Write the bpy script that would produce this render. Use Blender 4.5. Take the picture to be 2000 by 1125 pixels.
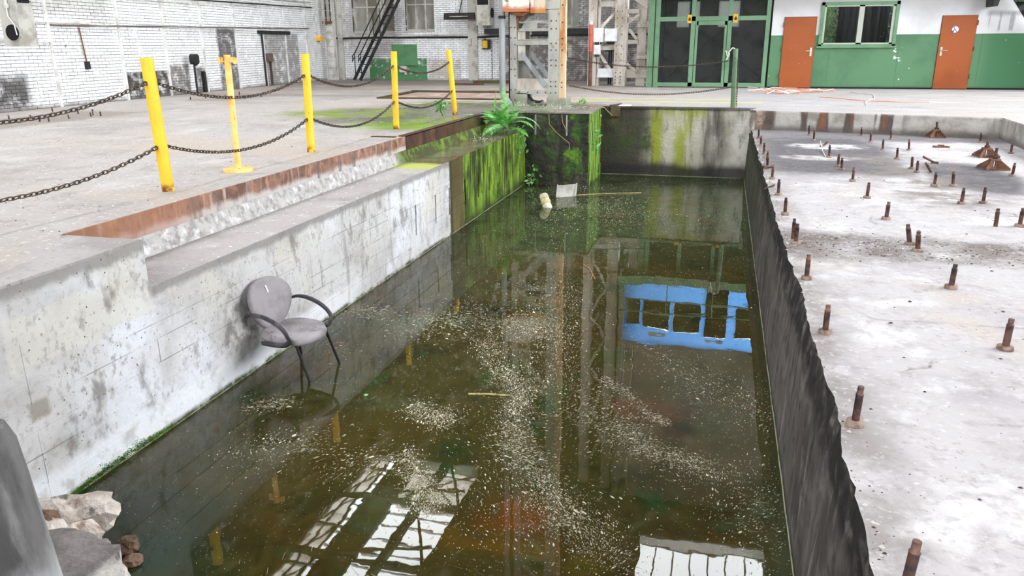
import bpy, bmesh, math, random
from mathutils import Vector, Matrix, noise as mn
rnd = random.Random(7)
S = bpy.context.scene
COL = S.collection
for o in list(bpy.data.objects):
    bpy.data.objects.remove(o)

# ------------------------------------------------------------------ camera
FPX, PITCH, YAW, ROLL, CH = 1503.56, 0.305057, 0.261954, -0.006139, 1.28
_cy, _sy = math.cos(YAW), math.sin(YAW)
_fw = Vector((-_sy*math.cos(PITCH), _cy*math.cos(PITCH), -math.sin(PITCH)))
_rt = Vector((_cy, _sy, 0)); _up = _rt.cross(_fw)
_c, _s = math.cos(ROLL), math.sin(ROLL)
RT, UP, FW = _c*_rt+_s*_up, -_s*_rt+_c*_up, _fw
cam = bpy.data.cameras.new('camera'); camo = bpy.data.objects.new('camera', cam); COL.objects.link(camo)
cam.sensor_width = 36.0; cam.lens = FPX/2000*36; cam.clip_start = 0.05; cam.clip_end = 300
m = Matrix.Identity(4)
for i in range(3):
    m[i][0], m[i][1], m[i][2] = RT[i], UP[i], -FW[i]
m[2][3] = CH
camo.matrix_world = m
S.camera = camo
# ------------------------------------------------------------------ sky and exposure
SKY = 13.0
w = bpy.data.worlds.new('overcast_sky'); S.world = w; w.use_nodes = True
bg = w.node_tree.nodes['Background']; bg.inputs[0].default_value = (0.93, 0.965, 1.0, 1); bg.inputs[1].default_value = SKY
S.view_settings.view_transform = 'Standard'; S.view_settings.look = 'None'
S.view_settings.exposure = 0.36; S.view_settings.gamma = 1.0; S.view_settings.use_curve_mapping = False
cy = S.cycles
cy.max_bounces = 8; cy.diffuse_bounces = 4; cy.glossy_bounces = 4; cy.transmission_bounces = 4; cy.transparent_max_bounces = 12
cy.sample_clamp_indirect = 8.0; cy.caustics_reflective = False; cy.caustics_refractive = False
ROOF = 12.0
# daylight openings of the hall: (x0,x1,y0,y1) in the roof, and the glazed walls behind and to the right of the viewer
SKYLIGHTS = [(-10.8, -8.35, 2.0, 25.6), (-12.95, -11.9, 2.0, 25.8), (-1.65, 2.4, 17.5, 22.9)]
def portal(loc, rot, sx, sy):
    l = bpy.data.lights.new('skylight_portal', 'AREA'); l.shape = 'RECTANGLE'; l.size = sx; l.size_y = sy
    l.cycles.is_portal = True
    o = bpy.data.objects.new('skylight_portal', l); COL.objects.link(o); o.location = loc; o.rotation_euler = rot
for x0, x1, y0, y1 in SKYLIGHTS:
    portal(((x0+x1)/2, (y0+y1)/2, ROOF+.3), (0, 0, 0), x1-x0, y1-y0)
GLAZED = (-13.0, 5.0, 4.6, 10.0)        # x0,x1,z0,z1 of the window band in the wall behind the viewer (y=-9)
portal(((GLAZED[0]+GLAZED[1])/2, -9.1, (GLAZED[2]+GLAZED[3])/2), (-math.pi/2, 0, 0), GLAZED[1]-GLAZED[0], GLAZED[3]-GLAZED[2])
GLAZED_R = (3.0, 27.0, 4.0, 10.8)      # y0,y1,z0,z1 of the window band in the right wall (x=14)
portal((14.15, (GLAZED_R[0]+GLAZED_R[1])/2, (GLAZED_R[2]+GLAZED_R[3])/2), (0, math.pi/2, 0), GLAZED_R[3]-GLAZED_R[2], GLAZED_R[1]-GLAZED_R[0])

portal((5.5, 30.1, 7.5), (math.pi/2, 0, 0), 16.0, 8.8)      # open daylight behind the translucent blue front
# ------------------------------------------------------------------ helpers
W = -1.46          # water level
SL = -0.37         # machine slab on the right
BE = -0.35         # ledge on the left
def ray(u, v):
    return RT*((u-1000)/FPX) + UP*((562.5-v)/FPX) + FW
CAMP = Vector((0, 0, CH))
def G(u, v, z=0.0):
    d = ray(u, v); return CAMP + d*((z-CH)/d.z)
def PY(u, v, y):
    d = ray(u, v); return CAMP + d*(y/d.y)
def PX(u, v, x):
    d = ray(u, v); return CAMP + d*(x/d.x)
HF = Vector((FW.x, FW.y, 0)).normalized()
def UPV(B, u, v):       # point above B at the same depth
    d = ray(u, v); return CAMP + d*((Vector(B)-CAMP).dot(HF)/d.dot(HF))

LOC = {}
def link(o): COL.objects.link(o); return o
def tag(o, label=None, cat=None, group=None, kind=None):
    if label: o['label'] = label
    if cat: o['category'] = cat
    if group: o['group'] = group
    if kind: o['kind'] = kind
    return o
def thing(name, label, cat, loc, group=None):
    o = bpy.data.objects.new(name, None); o.empty_display_size = .1
    link(o); o.location = loc; LOC[o.name] = Vector(loc)
    return tag(o, label, cat, group)

class MB:
    def __init__(s): s.v = []; s.f = []; s.mi = []; s.sm = []
    def add(s, vs, fs, mi=0, sm=False):
        b = len(s.v); s.v += [Vector(p) for p in vs]
        for f in fs: s.f.append([b+i for i in f]); s.mi.append(mi); s.sm.append(sm)
    def box(s, x0, x1, y0, y1, z0, z1, mi=0, F=None):
        p = [(x0,y0,z0),(x1,y0,z0),(x1,y1,z0),(x0,y1,z0),(x0,y0,z1),(x1,y0,z1),(x1,y1,z1),(x0,y1,z1)]
        if F: p = [F(*q) for q in p]
        s.add(p, [(0,3,2,1),(4,5,6,7),(0,1,5,4),(1,2,6,5),(2,3,7,6),(3,0,4,7)], mi)
    def beam(s, a, b, w, h, up=(0,0,1), mi=0):
        a, b = Vector(a), Vector(b); d = (b-a); 
        if d.length < 1e-6: return
        d.normalize(); u = Vector(up)
        if abs(d.dot(u)) > .98: u = Vector((0,1,0))
        r = d.cross(u).normalized(); u = r.cross(d)
        r *= w/2; u *= h/2
        s.add([a-r-u, a+r-u, a+r+u, a-r+u, b-r-u, b+r-u, b+r+u, b-r+u],
              [(0,1,2,3),(7,6,5,4),(0,4,5,1),(1,5,6,2),(2,6,7,3),(3,7,4,0)], mi)
    def tube(s, pts, r, seg=8, mi=0, caps=True, closed=False, flat=1.0, up=(0,0,1), sm=True):
        pts = [Vector(p) for p in pts]; n = len(pts); rs = r if isinstance(r, (list, tuple)) else [r]*n
        rings = []; u = None
        for i in range(n):
            if closed: d = pts[(i+1) % n]-pts[i-1]
            else: d = pts[min(i+1, n-1)]-pts[max(i-1, 0)]
            d.normalize()
            if u is None:
                u = Vector(up)
                if abs(d.dot(u)) > .95: u = Vector((1,0,0))
            u = (u-d*u.dot(d)).normalized(); q = d.cross(u)
            rings.append([pts[i]+(q*math.cos(a)+u*math.sin(a)*flat)*rs[i] for a in [2*math.pi*k/seg for k in range(seg)]])
        vs = [p for g in rings for p in g]; fs = []
        for i in range(n if closed else n-1):
            j = (i+1) % n
            for k in range(seg):
                l = (k+1) % seg; fs.append((i*seg+k, i*seg+l, j*seg+l, j*seg+k))
        s.add(vs, fs, mi, sm)
        if caps and not closed:
            s.add(rings[0], [tuple(range(seg))[::-1]], mi); s.add(rings[-1], [tuple(range(seg))], mi)
    def lathe(s, c, prof, seg=12, mi=0, F=None, sm=True):
        c = Vector(c); vs = []; fs = []; n = len(prof)
        for r, z in prof:
            for k in range(seg):
                a = 2*math.pi*k/seg; q = Vector((r*math.cos(a), r*math.sin(a), z))
                vs.append(c+(F(q) if F else q))
        for i in range(n-1):
            for k in range(seg):
                l = (k+1) % seg; fs.append((i*seg+k, i*seg+l, (i+1)*seg+l, (i+1)*seg+k))
        s.add(vs, fs, mi, sm)
        s.add(vs[:seg], [tuple(range(seg))[::-1]], mi); s.add(vs[-seg:], [tuple(range(seg))], mi)
    def prism(s, poly, z0, z1, F=None, mi=0):     # poly of (a,b), extruded along the third axis
        n = len(poly); f = F or (lambda a, b, c: (a, b, c))
        vs = [f(a, b, z0) for a, b in poly]+[f(a, b, z1) for a, b in poly]
        s.add(vs, [tuple(range(n))[::-1], tuple(range(n, 2*n))]+[(i, (i+1) % n, n+(i+1) % n, n+i) for i in range(n)], mi)
    def build(s, name, mat, parent=None, label=None, kind=None, origin=None):
        if parent is not None: loc = LOC[parent.name]
        elif origin is not None: loc = Vector(origin)
        elif not s.v: loc = Vector()
        else:
            xs = [p.x for p in s.v]; ys = [p.y for p in s.v]
            loc = Vector(((min(xs)+max(xs))/2, (min(ys)+max(ys))/2, min(p.z for p in s.v)))
        me = bpy.data.meshes.new(name)
        me.from_pydata([tuple(p-loc) for p in s.v], [], s.f)
        for mm in (mat if isinstance(mat, (list, tuple)) else [mat]): me.materials.append(mm)
        me.polygons.foreach_set('material_index', s.mi); me.polygons.foreach_set('use_smooth', s.sm)
        bm = bmesh.new(); bm.from_mesh(me); bmesh.ops.recalc_face_normals(bm, faces=bm.faces); bm.to_mesh(me); bm.free()
        me.update()
        o = bpy.data.objects.new(name, me); link(o)
        if parent is not None: o.parent = parent
        else: o.location = loc
        LOC[o.name] = loc
        tag(o, label, None, None, kind)
        return o
def struct(name, mb, mat, label, parent=None):
    o = mb.build(name, mat, parent)
    return tag(o, label, None, None, 'structure')
def single(name, mb, mat, label, cat, group=None, kind=None):
    return tag(mb.build(name, mat), label, cat, group, kind)

# ------------------------------------------------------------------ materials
def lin(c):
    return tuple(((v/255)/12.92 if v/255 <= .04045 else ((v/255+.055)/1.055)**2.4) for v in c)+(1.0,)
class Mat:
    def __init__(s, name, base, rough=.8, metal=0.0, spec=.35):
        s.m = bpy.data.materials.new(name); s.m.use_nodes = True; s.nt = s.m.node_tree; s.N = s.nt.nodes; s.L = s.nt.links
        s.b = s.N['Principled BSDF']; s.b.inputs['Roughness'].default_value = rough; s.b.inputs['Metallic'].default_value = metal
        s.b.inputs['Specular IOR Level'].default_value = spec
        g = s.N.new('ShaderNodeNewGeometry'); s.P = g.outputs['Position']
        sp = s.N.new('ShaderNodeSeparateXYZ'); s.L.new(s.P, sp.inputs[0]); s.x, s.y, s.z = sp.outputs
        s.c = lin(base); s.h = None; s.r = rough
    def inp(s, sock, v):
        if isinstance(v, (int, float, tuple, list)): sock.default_value = v
        else: s.L.new(v, sock)
    def math(s, op, a, b=0.0, c=None):
        n = s.N.new('ShaderNodeMath'); n.operation = op
        s.inp(n.inputs[0], a); s.inp(n.inputs[1], b)
        if c is not None: s.inp(n.inputs[2], c)
        return n.outputs[0]
    def rng(s, v, lo, hi, a=0.0, b=1.0):
        n = s.N.new('ShaderNodeMapRange'); n.clamp = True
        if lo > hi: lo, hi, a, b = hi, lo, b, a
        n.interpolation_type = 'SMOOTHSTEP'
        s.inp(n.inputs[0], v); n.inputs[1].default_value = lo; n.inputs[2].default_value = hi
        n.inputs[3].default_value = a; n.inputs[4].default_value = b
        return n.outputs[0]
    def vec(s, st, off=0.0):
        n = s.N.new('ShaderNodeVectorMath'); n.operation = 'MULTIPLY_ADD'
        s.L.new(s.P, n.inputs[0]); n.inputs[1].default_value = st; n.inputs[2].default_value = (off, off*1.7, off*.6)
        return n.outputs[0]
    def noise(s, scale, lo=.4, hi=.6, detail=5, st=(1, 1, 1), rough=.6, off=0.0, dist=0.0, raw=False):
        n = s.N.new('ShaderNodeTexNoise'); n.inputs['Scale'].default_value = scale; n.inputs['Detail'].default_value = detail
        n.inputs['Roughness'].default_value = rough; n.inputs['Distortion'].default_value = dist
        s.L.new(s.vec(st, off), n.inputs['Vector'])
        return n.outputs[0] if raw else s.rng(n.outputs[0], lo, hi)
    def vor(s, scale, lo, hi, st=(1, 1, 1), off=0.0, feature='F1'):
        n = s.N.new('ShaderNodeTexVoronoi'); n.feature = feature; n.inputs['Scale'].default_value = scale
        s.L.new(s.vec(st, off), n.inputs['Vector'])
        return s.rng(n.outputs['Distance'], lo, hi)
    def mul(s, *a):
        r = a[0]
        for b in a[1:]: r = s.math('MULTIPLY', r, b)
        return r
    def mx(s, *a):
        r = a[0]
        for b in a[1:]: r = s.math('MAXIMUM', r, b)
        return r
    def inv(s, a): return s.math('SUBTRACT', 1.0, a)
    def wob(s, v, amt, scale=3.0, off=0.0, st=(1, 1, 1)):
        return s.math('ADD', v, s.math('MULTIPLY', s.math('SUBTRACT', s.noise(scale, raw=True, off=off, st=st), .5), amt))
    def box(s, x=None, y=None, z=None, soft=.05, wob=0.0, scale=3.0, off=0.0, st=(1, 1, 1)):
        r = None
        for v, lim in ((s.x, x), (s.y, y), (s.z, z)):
            if lim is None: continue
            if wob: v = s.wob(v, wob, scale, off, st)
            for t in (s.rng(v, lim[0]-soft, lim[0]+soft), s.rng(v, lim[1]+soft, lim[1]-soft)):
                r = t if r is None else s.mul(r, t)
        return r
    def ell(s, cx, cyy, rx, ry, soft=.3, wob=.8, scale=1.5, off=0.0):
        a = s.math('DIVIDE', s.math('SUBTRACT', s.x, cx), rx); b = s.math('DIVIDE', s.math('SUBTRACT', s.y, cyy), ry)
        d = s.math('SQRT', s.math('ADD', s.mul(a, a), s.mul(b, b)))
        if wob: d = s.wob(d, wob, scale, off)
        return s.rng(d, 1+soft, 1-soft)
    def over(s, c, mask):
        n = s.N.new('ShaderNodeMix'); n.data_type = 'RGBA'
        s.inp(n.inputs[0], mask); s.inp(n.inputs[6], s.c); s.inp(n.inputs[7], lin(c)); s.c = n.outputs[2]
        return s
    def rough(s, r, mask):
        n = s.N.new('ShaderNodeMix'); n.data_type = 'FLOAT'
        s.inp(n.inputs[0], mask); s.inp(n.inputs[2], s.r); s.inp(n.inputs[3], r); s.r = n.outputs[0]
        return s
    def height(s, v, k=1.0):
        v = s.math('MULTIPLY', v, k); s.h = v if s.h is None else s.math('ADD', s.h, v); return s
    def done(s, strength=.5, dist=.02):
        s.inp(s.b.inputs['Base Color'], s.c); s.inp(s.b.inputs['Roughness'], s.r)
        if s.h is not None:
            n = s.N.new('ShaderNodeBump'); n.inputs['Strength'].default_value = strength; n.inputs['Distance'].default_value = dist
            s.L.new(s.h, n.inputs['Height']); s.L.new(n.outputs[0], s.b.inputs['Normal'])
        return s.m
def plain(name, c, rough=.6, metal=0.0, c2=None, scale=8, lo=.45, hi=.65, spec=.35, st=(1, 1, 1)):
    M = Mat(name, c, rough, metal, spec)
    if c2: M.over(c2, M.noise(scale, lo, hi, st=st))
    return M.done()
# ------------------------------------------------------------------ material library
def specks(M, c, sc, lo, hi, dens=None, off=0.0):     # tiny flecks of grit
    k = M.vor(sc, hi, lo, off=off)
    k = M.mul(k, dens if dens is not None else M.noise(.9, .42, .62, off=off+3))
    M.over(c, k)
M = Mat('floor_concrete', (174, 168, 164), .75)
M.over((156, 149, 144), M.noise(.55, .42, .68, 6)); M.over((190, 186, 183), M.noise(1.3, .5, .72, 8, st=(1, .55, 1), off=4)); M.over((140, 132, 126), M.mul(M.noise(2.6, .55, .7, 9, off=21), .6)); M.over((120, 110, 102), M.mul(M.noise(14, .6, .72, 7, st=(1, .5, 1), off=22), .6))
M.over((150, 142, 136), M.noise(6, .55, .78, 8, off=2)); M.over((176, 165, 155), M.noise(.25, .5, .62, 3, st=(1, 2.2, 1), off=9))
M.over((150, 138, 129), M.mul(M.rng(M.y, 17.5, 24), M.rng(M.x, -1.5, -4), M.noise(.8, .3, .6, 5, off=5)))
M.over((166, 161, 160), M.mul(M.rng(M.x, -2, 1), M.rng(M.y, 15.0, 18), .8)); M.over((184, 180, 179), M.mul(M.rng(M.x, -2, 1), M.noise(1.0, .46, .66, 8, st=(.6, 1.6, 1), off=61), .7)); M.over((138, 132, 128), M.mul(M.rng(M.x, -2, 1), M.noise(1.6, .54, .7, 8, st=(.5, 1.6, 1), off=62), .7))
M.over((128, 118, 112), M.mul(M.box(y=(19.3, 20.2), x=(-15, -9), soft=.3, wob=.7, scale=.8), .55))
M.over((116, 104, 96), M.mul(M.box(x=(-13.3, -11.6), y=(9, 14), soft=.25, wob=.8, scale=1.6), .55))
M.over((116, 104, 96), M.mul(M.box(x=(-13.3, -11.8), y=(17.1, 19.6), soft=.25, wob=.6, scale=1.6), .5))
M.over((104, 94, 90), M.mul(M.box(y=(25.5, 29.6), x=(-15, -2), soft=.8, wob=.6, scale=1), .6))
M.over((152, 146, 141), M.mul(M.noise(26, .52, .68, 9, off=41), M.noise(2, .35, .65, 6, off=42), .8)); M.over((214, 210, 207), M.mul(M.noise(19, .56, .68, 9, off=43), .6))
wet = M.mx(M.ell(-5.6, 14.6, 2.2, 2.6, .35, .9, .9), M.ell(-4.3, 16.6, 2.4, 1.6, .3, .6, 1.2, 4.0))
M.over((112, 108, 98), M.mul(wet, .85)); M.rough(.12, M.mul(wet, M.noise(.7, .35, .6, off=8)))
M.over((120, 140, 40), M.mul(M.ell(-7.1, 14.4, 1.4, 1.15, .55, .9, 1.1), M.noise(2.2, .36, .58, 6, off=1)))
M.over((128, 160, 38), M.mul(M.ell(-5.2, 12.3, .95, .6, .6, .8, 2), M.noise(4, .32, .5, 6, off=11)))
M.over((120, 150, 44), M.mul(M.ell(-4.9, 13.2, 1.0, .9, .5, .9, 2, 5.0), M.noise(4, .42, .58, 6, off=3)))
M.over((96, 118, 42), M.mul(M.ell(-5.2, 17.2, 2.2, 1.0, .5, .8, 1.2), M.noise(1.6, .36, .6, 6, off=6)))
M.over((196, 192, 112), M.mul(M.box(y=(18.7, 19.0), x=(-4.2, .9), soft=.07, wob=.12, scale=1.5), M.noise(2, .36, .5, off=2)))
M.over((196, 192, 112), M.mul(M.box(y=(19.7, 19.95), x=(-4.2, .4), soft=.06, wob=.1, scale=1.5), M.noise(2, .36, .5, off=4)))
specks(M, (232, 230, 228), 30, .06, .11); specks(M, (70, 62, 56), 24, .05, .09, off=7)
M.height(M.noise(3, .2, .8, 8), .5).height(M.noise(40, .3, .7, 4), .15)
FLOOR = M.done(.35, .02)

M = Mat('slab_concrete', (188, 183, 184), .8)
M.over((168, 162, 164), M.noise(.8, .44, .66, 8)); M.over((210, 207, 207), M.noise(2.2, .5, .66, 9, off=4)); M.over((158, 151, 150), M.mul(M.noise(4.5, .52, .68, 10, off=31), .7))
M.over((188, 176, 166), M.mul(M.noise(1.4, .56, .72, 7, off=8), .8)); M.over((168, 160, 158), M.mul(M.noise(9, .56, .75, 8, off=2), .7))
dk = M.mx(M.mul(M.box(x=(.4, 2.6), y=(10.9, 15.4), soft=.35, wob=1.0, scale=.9), .95), M.mul(M.box(x=(.4, 4.9), y=(14.9, 17), soft=.3, wob=.7, scale=1.1), .8), M.ell(3.2, 11.1, .55, 1.3, .3, .6, 1.6))
M.over((84, 80, 83), M.mul(dk, M.noise(1.3, .12, .42, 7, off=1))); M.over((114, 109, 110), M.mul(dk, M.noise(7, .45, .65, 8, off=14), .6))
M.over((206, 202, 203), M.mul(M.ell(1.75, 14.0, .55, .4, .3, 1.6, 2.2), M.noise(5, .3, .6, 7), .95)); M.over((196, 192, 188), M.mul(M.ell(1.5, 12.5, .6, .28, .4, 1.6, 2.4), M.noise(5, .3, .6, 7), .95))
band = M.box(x=(.4, 5), y=(6.5, 7.35), soft=.18, wob=.55, scale=1.7)
M.over((118, 108, 102), M.mul(band, M.noise(2, .3, .6, 7, off=5))); M.over((70, 62, 58), M.mul(band, M.noise(16, .55, .7, 6)))
M.over((126, 116, 110), M.mul(M.box(x=(2.0, 3.0), y=(9.0, 13.0), soft=.3, wob=1.0, scale=1.4), M.noise(2, .4, .6, 7, off=9)))
M.over((128, 120, 114), M.mul(M.rng(M.wob(M.x, .25, 2.5), .98, .62), M.noise(3, .32, .6, 7, off=3), .8))
M.over((150, 143, 141), M.mul(M.noise(24, .52, .68, 9, off=41), M.noise(2, .35, .65, 6, off=42), .75)); M.over((218, 215, 215), M.mul(M.noise(24, .54, .7, 9, off=43), M.inv(dk), .4))
cr = M.mul(M.vor(.9, .022, .0, st=(1, 1, 0), off=1.3, feature='DISTANCE_TO_EDGE'), M.noise(.8, .5, .6, off=12))
cr2 = M.mul(M.vor(2.8, .03, .0, st=(1, 1.4, 0), off=5, feature='DISTANCE_TO_EDGE'), M.noise(.9, .57, .63, off=2))
M.over((88, 80, 76), M.mul(M.mx(M.mul(cr, .4), cr2), M.noise(6, .4, .55, 6, off=91), .9))
specks(M, (242, 240, 238), 26, .06, .12, band); specks(M, (58, 52, 50), 20, .04, .08, off=7)
M.height(M.noise(2.2, .2, .8, 8), .8).height(M.noise(26, .3, .7, 5), .2).height(M.mx(cr, cr2), -.4)
SLAB = M.done(.4, .02)

M = Mat('pool_wall_pale_concrete', (200, 198, 197), .85)
M.over((176, 173, 171), M.noise(1.1, .42, .66, 8, st=(1, 1, 1.8))); M.over((218, 220, 226), M.noise(.7, .5, .66, 6, off=3))
M.over((206, 202, 190), M.mul(M.box(y=(3.2, 4.42), z=(-.52, -.2), soft=.015, wob=.12, scale=3), .5)); M.over((205, 200, 188), M.mul(M.noise(.9, .55, .66, 6, off=8), .6))
M.over((110, 104, 100), M.mul(M.noise(5, .55, .7, 10, st=(1, 1, .6), off=1), .75)); M.over((150, 146, 146), M.mul(M.noise(3.2, .53, .7, 6, st=(1, 2.5, .35), off=6), M.rng(M.y, 5.2, 7.5), .75))
M.over((128, 122, 120), M.mul(M.box(z=(-.42, -.33), y=(4.39, 16), soft=.03, wob=.1, scale=5), .75)); M.over((120, 114, 110), M.mul(M.box(z=(-.08, .02), y=(0, 4.4), soft=.03, wob=.12, scale=5), .7))
M.over((72, 66, 62), M.vor(13, .1, .04, st=(1, 1, 1)))
M.over((150, 144, 132), M.mul(M.box(y=(3.27, 3.41), z=(-.86, -.74), soft=.02, wob=.05, scale=9), .95))
M.over((148, 142, 137), M.mul(M.noise(22, .5, .66, 9, st=(1, 1, .7), off=41), M.noise(1.7, .35, .65, 6, off=42), .8)); M.over((96, 90, 86), M.mul(M.noise(34, .6, .72, 8, off=44), .8))
for jz in (-1.27, -1.08, -.92, -.62, -.74): M.over((92, 86, 82), M.mul(M.box(z=(jz-.003, jz+.003), soft=.004), M.noise(1.3, .48, .6, 7, off=jz*9), M.rng(M.y, 10.8, 10.7), .7))
eff = M.rng(M.wob(M.z, .16, 2.2, 4.0), -1.17, -1.27)
eff = M.mul(eff, M.rng(M.y, 8.6, 6.0)); M.over((228, 230, 234), M.mul(eff, .9)); M.over((176, 172, 166), M.mul(eff, M.noise(6, .5, .68, 9, off=93), .7))
M.over((70, 64, 58), M.mul(M.rng(M.wob(M.z, .05, 9), -1.40, -1.45), M.noise(3, .35, .55, off=2)))
dirt = M.box(y=(5.2, 6.1), z=(-1.2, -.7), soft=.12, wob=.5, scale=2.4)
M.over((120, 114, 110), M.mul(dirt, M.noise(9, .48, .62, 7), .8))
# mossy far stretch
far = M.rng(M.y, 10.78, 10.84)
M.over((86, 76, 48), far); M.over((124, 112, 74), M.mul(far, M.noise(3, .4, .7, 6, st=(1, 1, .3)), .7))
M.over((58, 62, 40), M.mul(M.box(y=(10.80, 10.92), soft=.03, wob=.06, scale=4), .8))
ms = M.mul(M.rng(M.wob(M.y, .2, 4), 11.42, 11.5), M.noise(2.6, .40, .54, 8, st=(1, 2.4, .22), off=4), M.rng(M.wob(M.z, .4, 3), -1.5, -1.2))
M.over((46, 58, 30), M.mul(M.rng(M.y, 11.4, 11.5), .9)); M.over((132, 164, 58), ms); M.over((70, 94, 34), M.mul(ms, M.noise(7, .44, .62, 8, st=(1, 1.4, .4), off=5), .9)); M.over((52, 56, 30), M.mul(M.rng(M.y, 11.5, 11.6), M.noise(1.5, .5, .64, 8, off=71), .85))
M.over((34, 36, 24), M.mul(M.rng(M.y, 11.4, 11.5), M.noise(3.4, .55, .65, 6, st=(1, 2.6, .12), off=9)))
M.rough(.35, far)
lines = M.mul(M.noise(4, .45, .6, 5, st=(1, .25, 5), off=3), .5)
M.height(M.noise(9, .25, .75, 8), .6).height(lines, .3).height(M.vor(13, .1, .04), -.6).height(ms, 1.2)
POOLL = M.done(.5, .012)

M = Mat('pool_wall_dark_concrete', (98, 92, 88), .7)
M.over((58, 54, 52), M.noise(1.0, .38, .62, 8, st=(1, .8, .5))); M.over((132, 125, 119), M.mul(M.noise(2.0, .52, .72, 9, st=(1, 1.8, .4), off=2, dist=.6), .7))
M.over((160, 152, 146), M.mul(M.noise(3, .58, .72, 9, st=(1, 2.4, .45), off=7, dist=.8), .8)); M.over((128, 121, 116), M.mul(M.noise(4, .5, .66, 10, off=51), .6)); M.over((44, 41, 40), M.mul(M.noise(7, .54, .68, 9, off=52), .8)); M.over((40, 37, 36), M.mul(M.noise(4, .55, .7, 6, st=(1, 3, .4), off=11), .8))
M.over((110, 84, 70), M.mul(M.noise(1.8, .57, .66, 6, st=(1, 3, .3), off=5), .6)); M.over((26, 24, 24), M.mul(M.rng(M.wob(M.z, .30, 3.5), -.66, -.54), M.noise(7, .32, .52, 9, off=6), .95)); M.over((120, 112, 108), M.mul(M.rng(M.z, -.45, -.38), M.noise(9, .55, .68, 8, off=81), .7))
M.over((46, 52, 34), M.mul(M.rng(M.y, 9, 13), .6)); M.over((60, 60, 40), M.mul(M.rng(M.z, -1.38, -1.45), .8))
M.height(M.noise(4, .2, .8, 9, st=(1, 1, .5)), 1.0).height(M.noise(22, .3, .7, 6), .3)
POOLR = M.done(.6, .02)

M = Mat('pool_wall_far_concrete', (190, 184, 170), .75)
M.over((226, 221, 214), M.mul(M.noise(1.5, .42, .58, 8, st=(1, 1, .8)), M.rng(M.x, -1.2, .2))); M.over((118, 110, 100), M.noise(3, .52, .68, 8, st=(1.4, 1, .5), off=2))
M.over((92, 86, 84), M.mul(M.noise(1.6, .54, .68, 5, st=(2.2, 1, .14), off=6), .9))
M.over((78, 72, 70), M.mul(M.box(x=(-.32, .12), soft=.12, wob=.15, scale=3), M.noise(3, .3, .6, 6, st=(1, 1, .3)), .8))
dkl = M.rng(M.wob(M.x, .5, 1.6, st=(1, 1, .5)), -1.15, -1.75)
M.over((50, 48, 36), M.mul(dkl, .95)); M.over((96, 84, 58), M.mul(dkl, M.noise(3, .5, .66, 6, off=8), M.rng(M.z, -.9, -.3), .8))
gr = M.mx(M.mul(M.box(x=(-1.45, -1.2), soft=.08, wob=.2, scale=3), .9), M.mul(M.box(x=(-.95, -.6), soft=.1, wob=.25, scale=3, off=2), .9), M.mul(M.rng(M.z, -.35, -.05), M.box(x=(-1.2, 0), soft=.1, wob=.3, scale=3), .7))
M.over((150, 158, 48), M.mul(gr, M.noise(2.6, .34, .56, 7, st=(1.3, 1, .4), off=3)))
M.over((60, 74, 34), M.mul(M.box(x=(-2.4, -1.4), z=(-.9, -.2), soft=.15, wob=.5, scale=2), M.noise(4, .45, .62, 6)))
M.over((44, 40, 40), M.mul(M.rng(M.wob(M.z, .3, 1.6, st=(1, 1, .2)), -1.12, -1.32), .92)); M.over((50, 46, 42), M.mul(M.rng(M.wob(M.z, .06, 5), -.07, -.01), .8))
M.height(M.noise(6, .2, .8, 9), .8).height(M.noise(24, .3, .7, 5), .3)
POOLF = M.done(.7, .02)

M = Mat('plinth_wet_concrete', (46, 44, 38), .4)
M.over((84, 76, 62), M.noise(2, .5, .7, 7, st=(1.5, 1, .5))); M.over((60, 94, 26), M.mul(M.noise(1.7, .47, .6, 6, off=2), .95)); M.over((96, 140, 36), M.mul(M.noise(2.4, .56, .68, 6, off=5), .9))
M.over((146, 184, 76), M.mul(M.rng(M.x, -2.56, -2.53), M.noise(3, .36, .55, 6, st=(1, 3, .2)), .95))
M.over((30, 29, 27), M.mul(M.noise(1.8, .5, .62, 5, st=(2, 1, .2), off=8), .8))
M.height(M.noise(7, .2, .8, 9), 1.0)
PLINTH = M.done(.8, .03)

M = Mat('ledge_concrete', (166, 160, 158), .8)
M.over((144, 138, 135), M.noise(1.4, .42, .66, 8)); M.over((182, 178, 176), M.noise(3, .55, .7, 8, off=3)); M.over((132, 126, 122), M.mul(M.noise(24, .54, .7, 9, off=41), .7))
wl = M.rng(M.wob(M.y, .5, 2.2), 10.35, 10.75)
M.over((170, 180, 70), M.mul(M.box(y=(10.0, 10.7), soft=.15, wob=.4, scale=2.5), .85))
M.over((98, 84, 58), M.mul(wl, .95)); M.over((128, 124, 106), M.mul(wl, M.noise(1.8, .45, .62, 6, off=5), .8)); M.over((84, 104, 36), M.mul(wl, M.noise(2.4, .52, .62, 6, off=2), .85))
M.rough(.06, wl)
M.over((120, 112, 106), M.mul(M.rng(M.x, -4.4, -4.5), M.inv(wl), .6))
specks(M, (236, 234, 230), 22, .06, .13); M.height(M.noise(5, .2, .8, 8), .5)
LEDGE = M.done(.35, .012)

M = Mat('riser_concrete', (178, 174, 172), .85)
M.over((140, 136, 133), M.noise(14, .42, .66, 9)); M.over((208, 207, 208), M.noise(9, .52, .68, 9, off=3))
rw = M.rng(M.wob(M.y, .6, 2.5), 10.1, 10.7); M.over((70, 70, 40), rw); M.over((104, 132, 46), M.mul(rw, M.noise(6, .42, .6, 8, off=4), M.noise(.9, .38, .55, off=9)))
M.height(M.noise(12, .2, .8, 8), .5); RISER = M.done(.35, .008)

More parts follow.
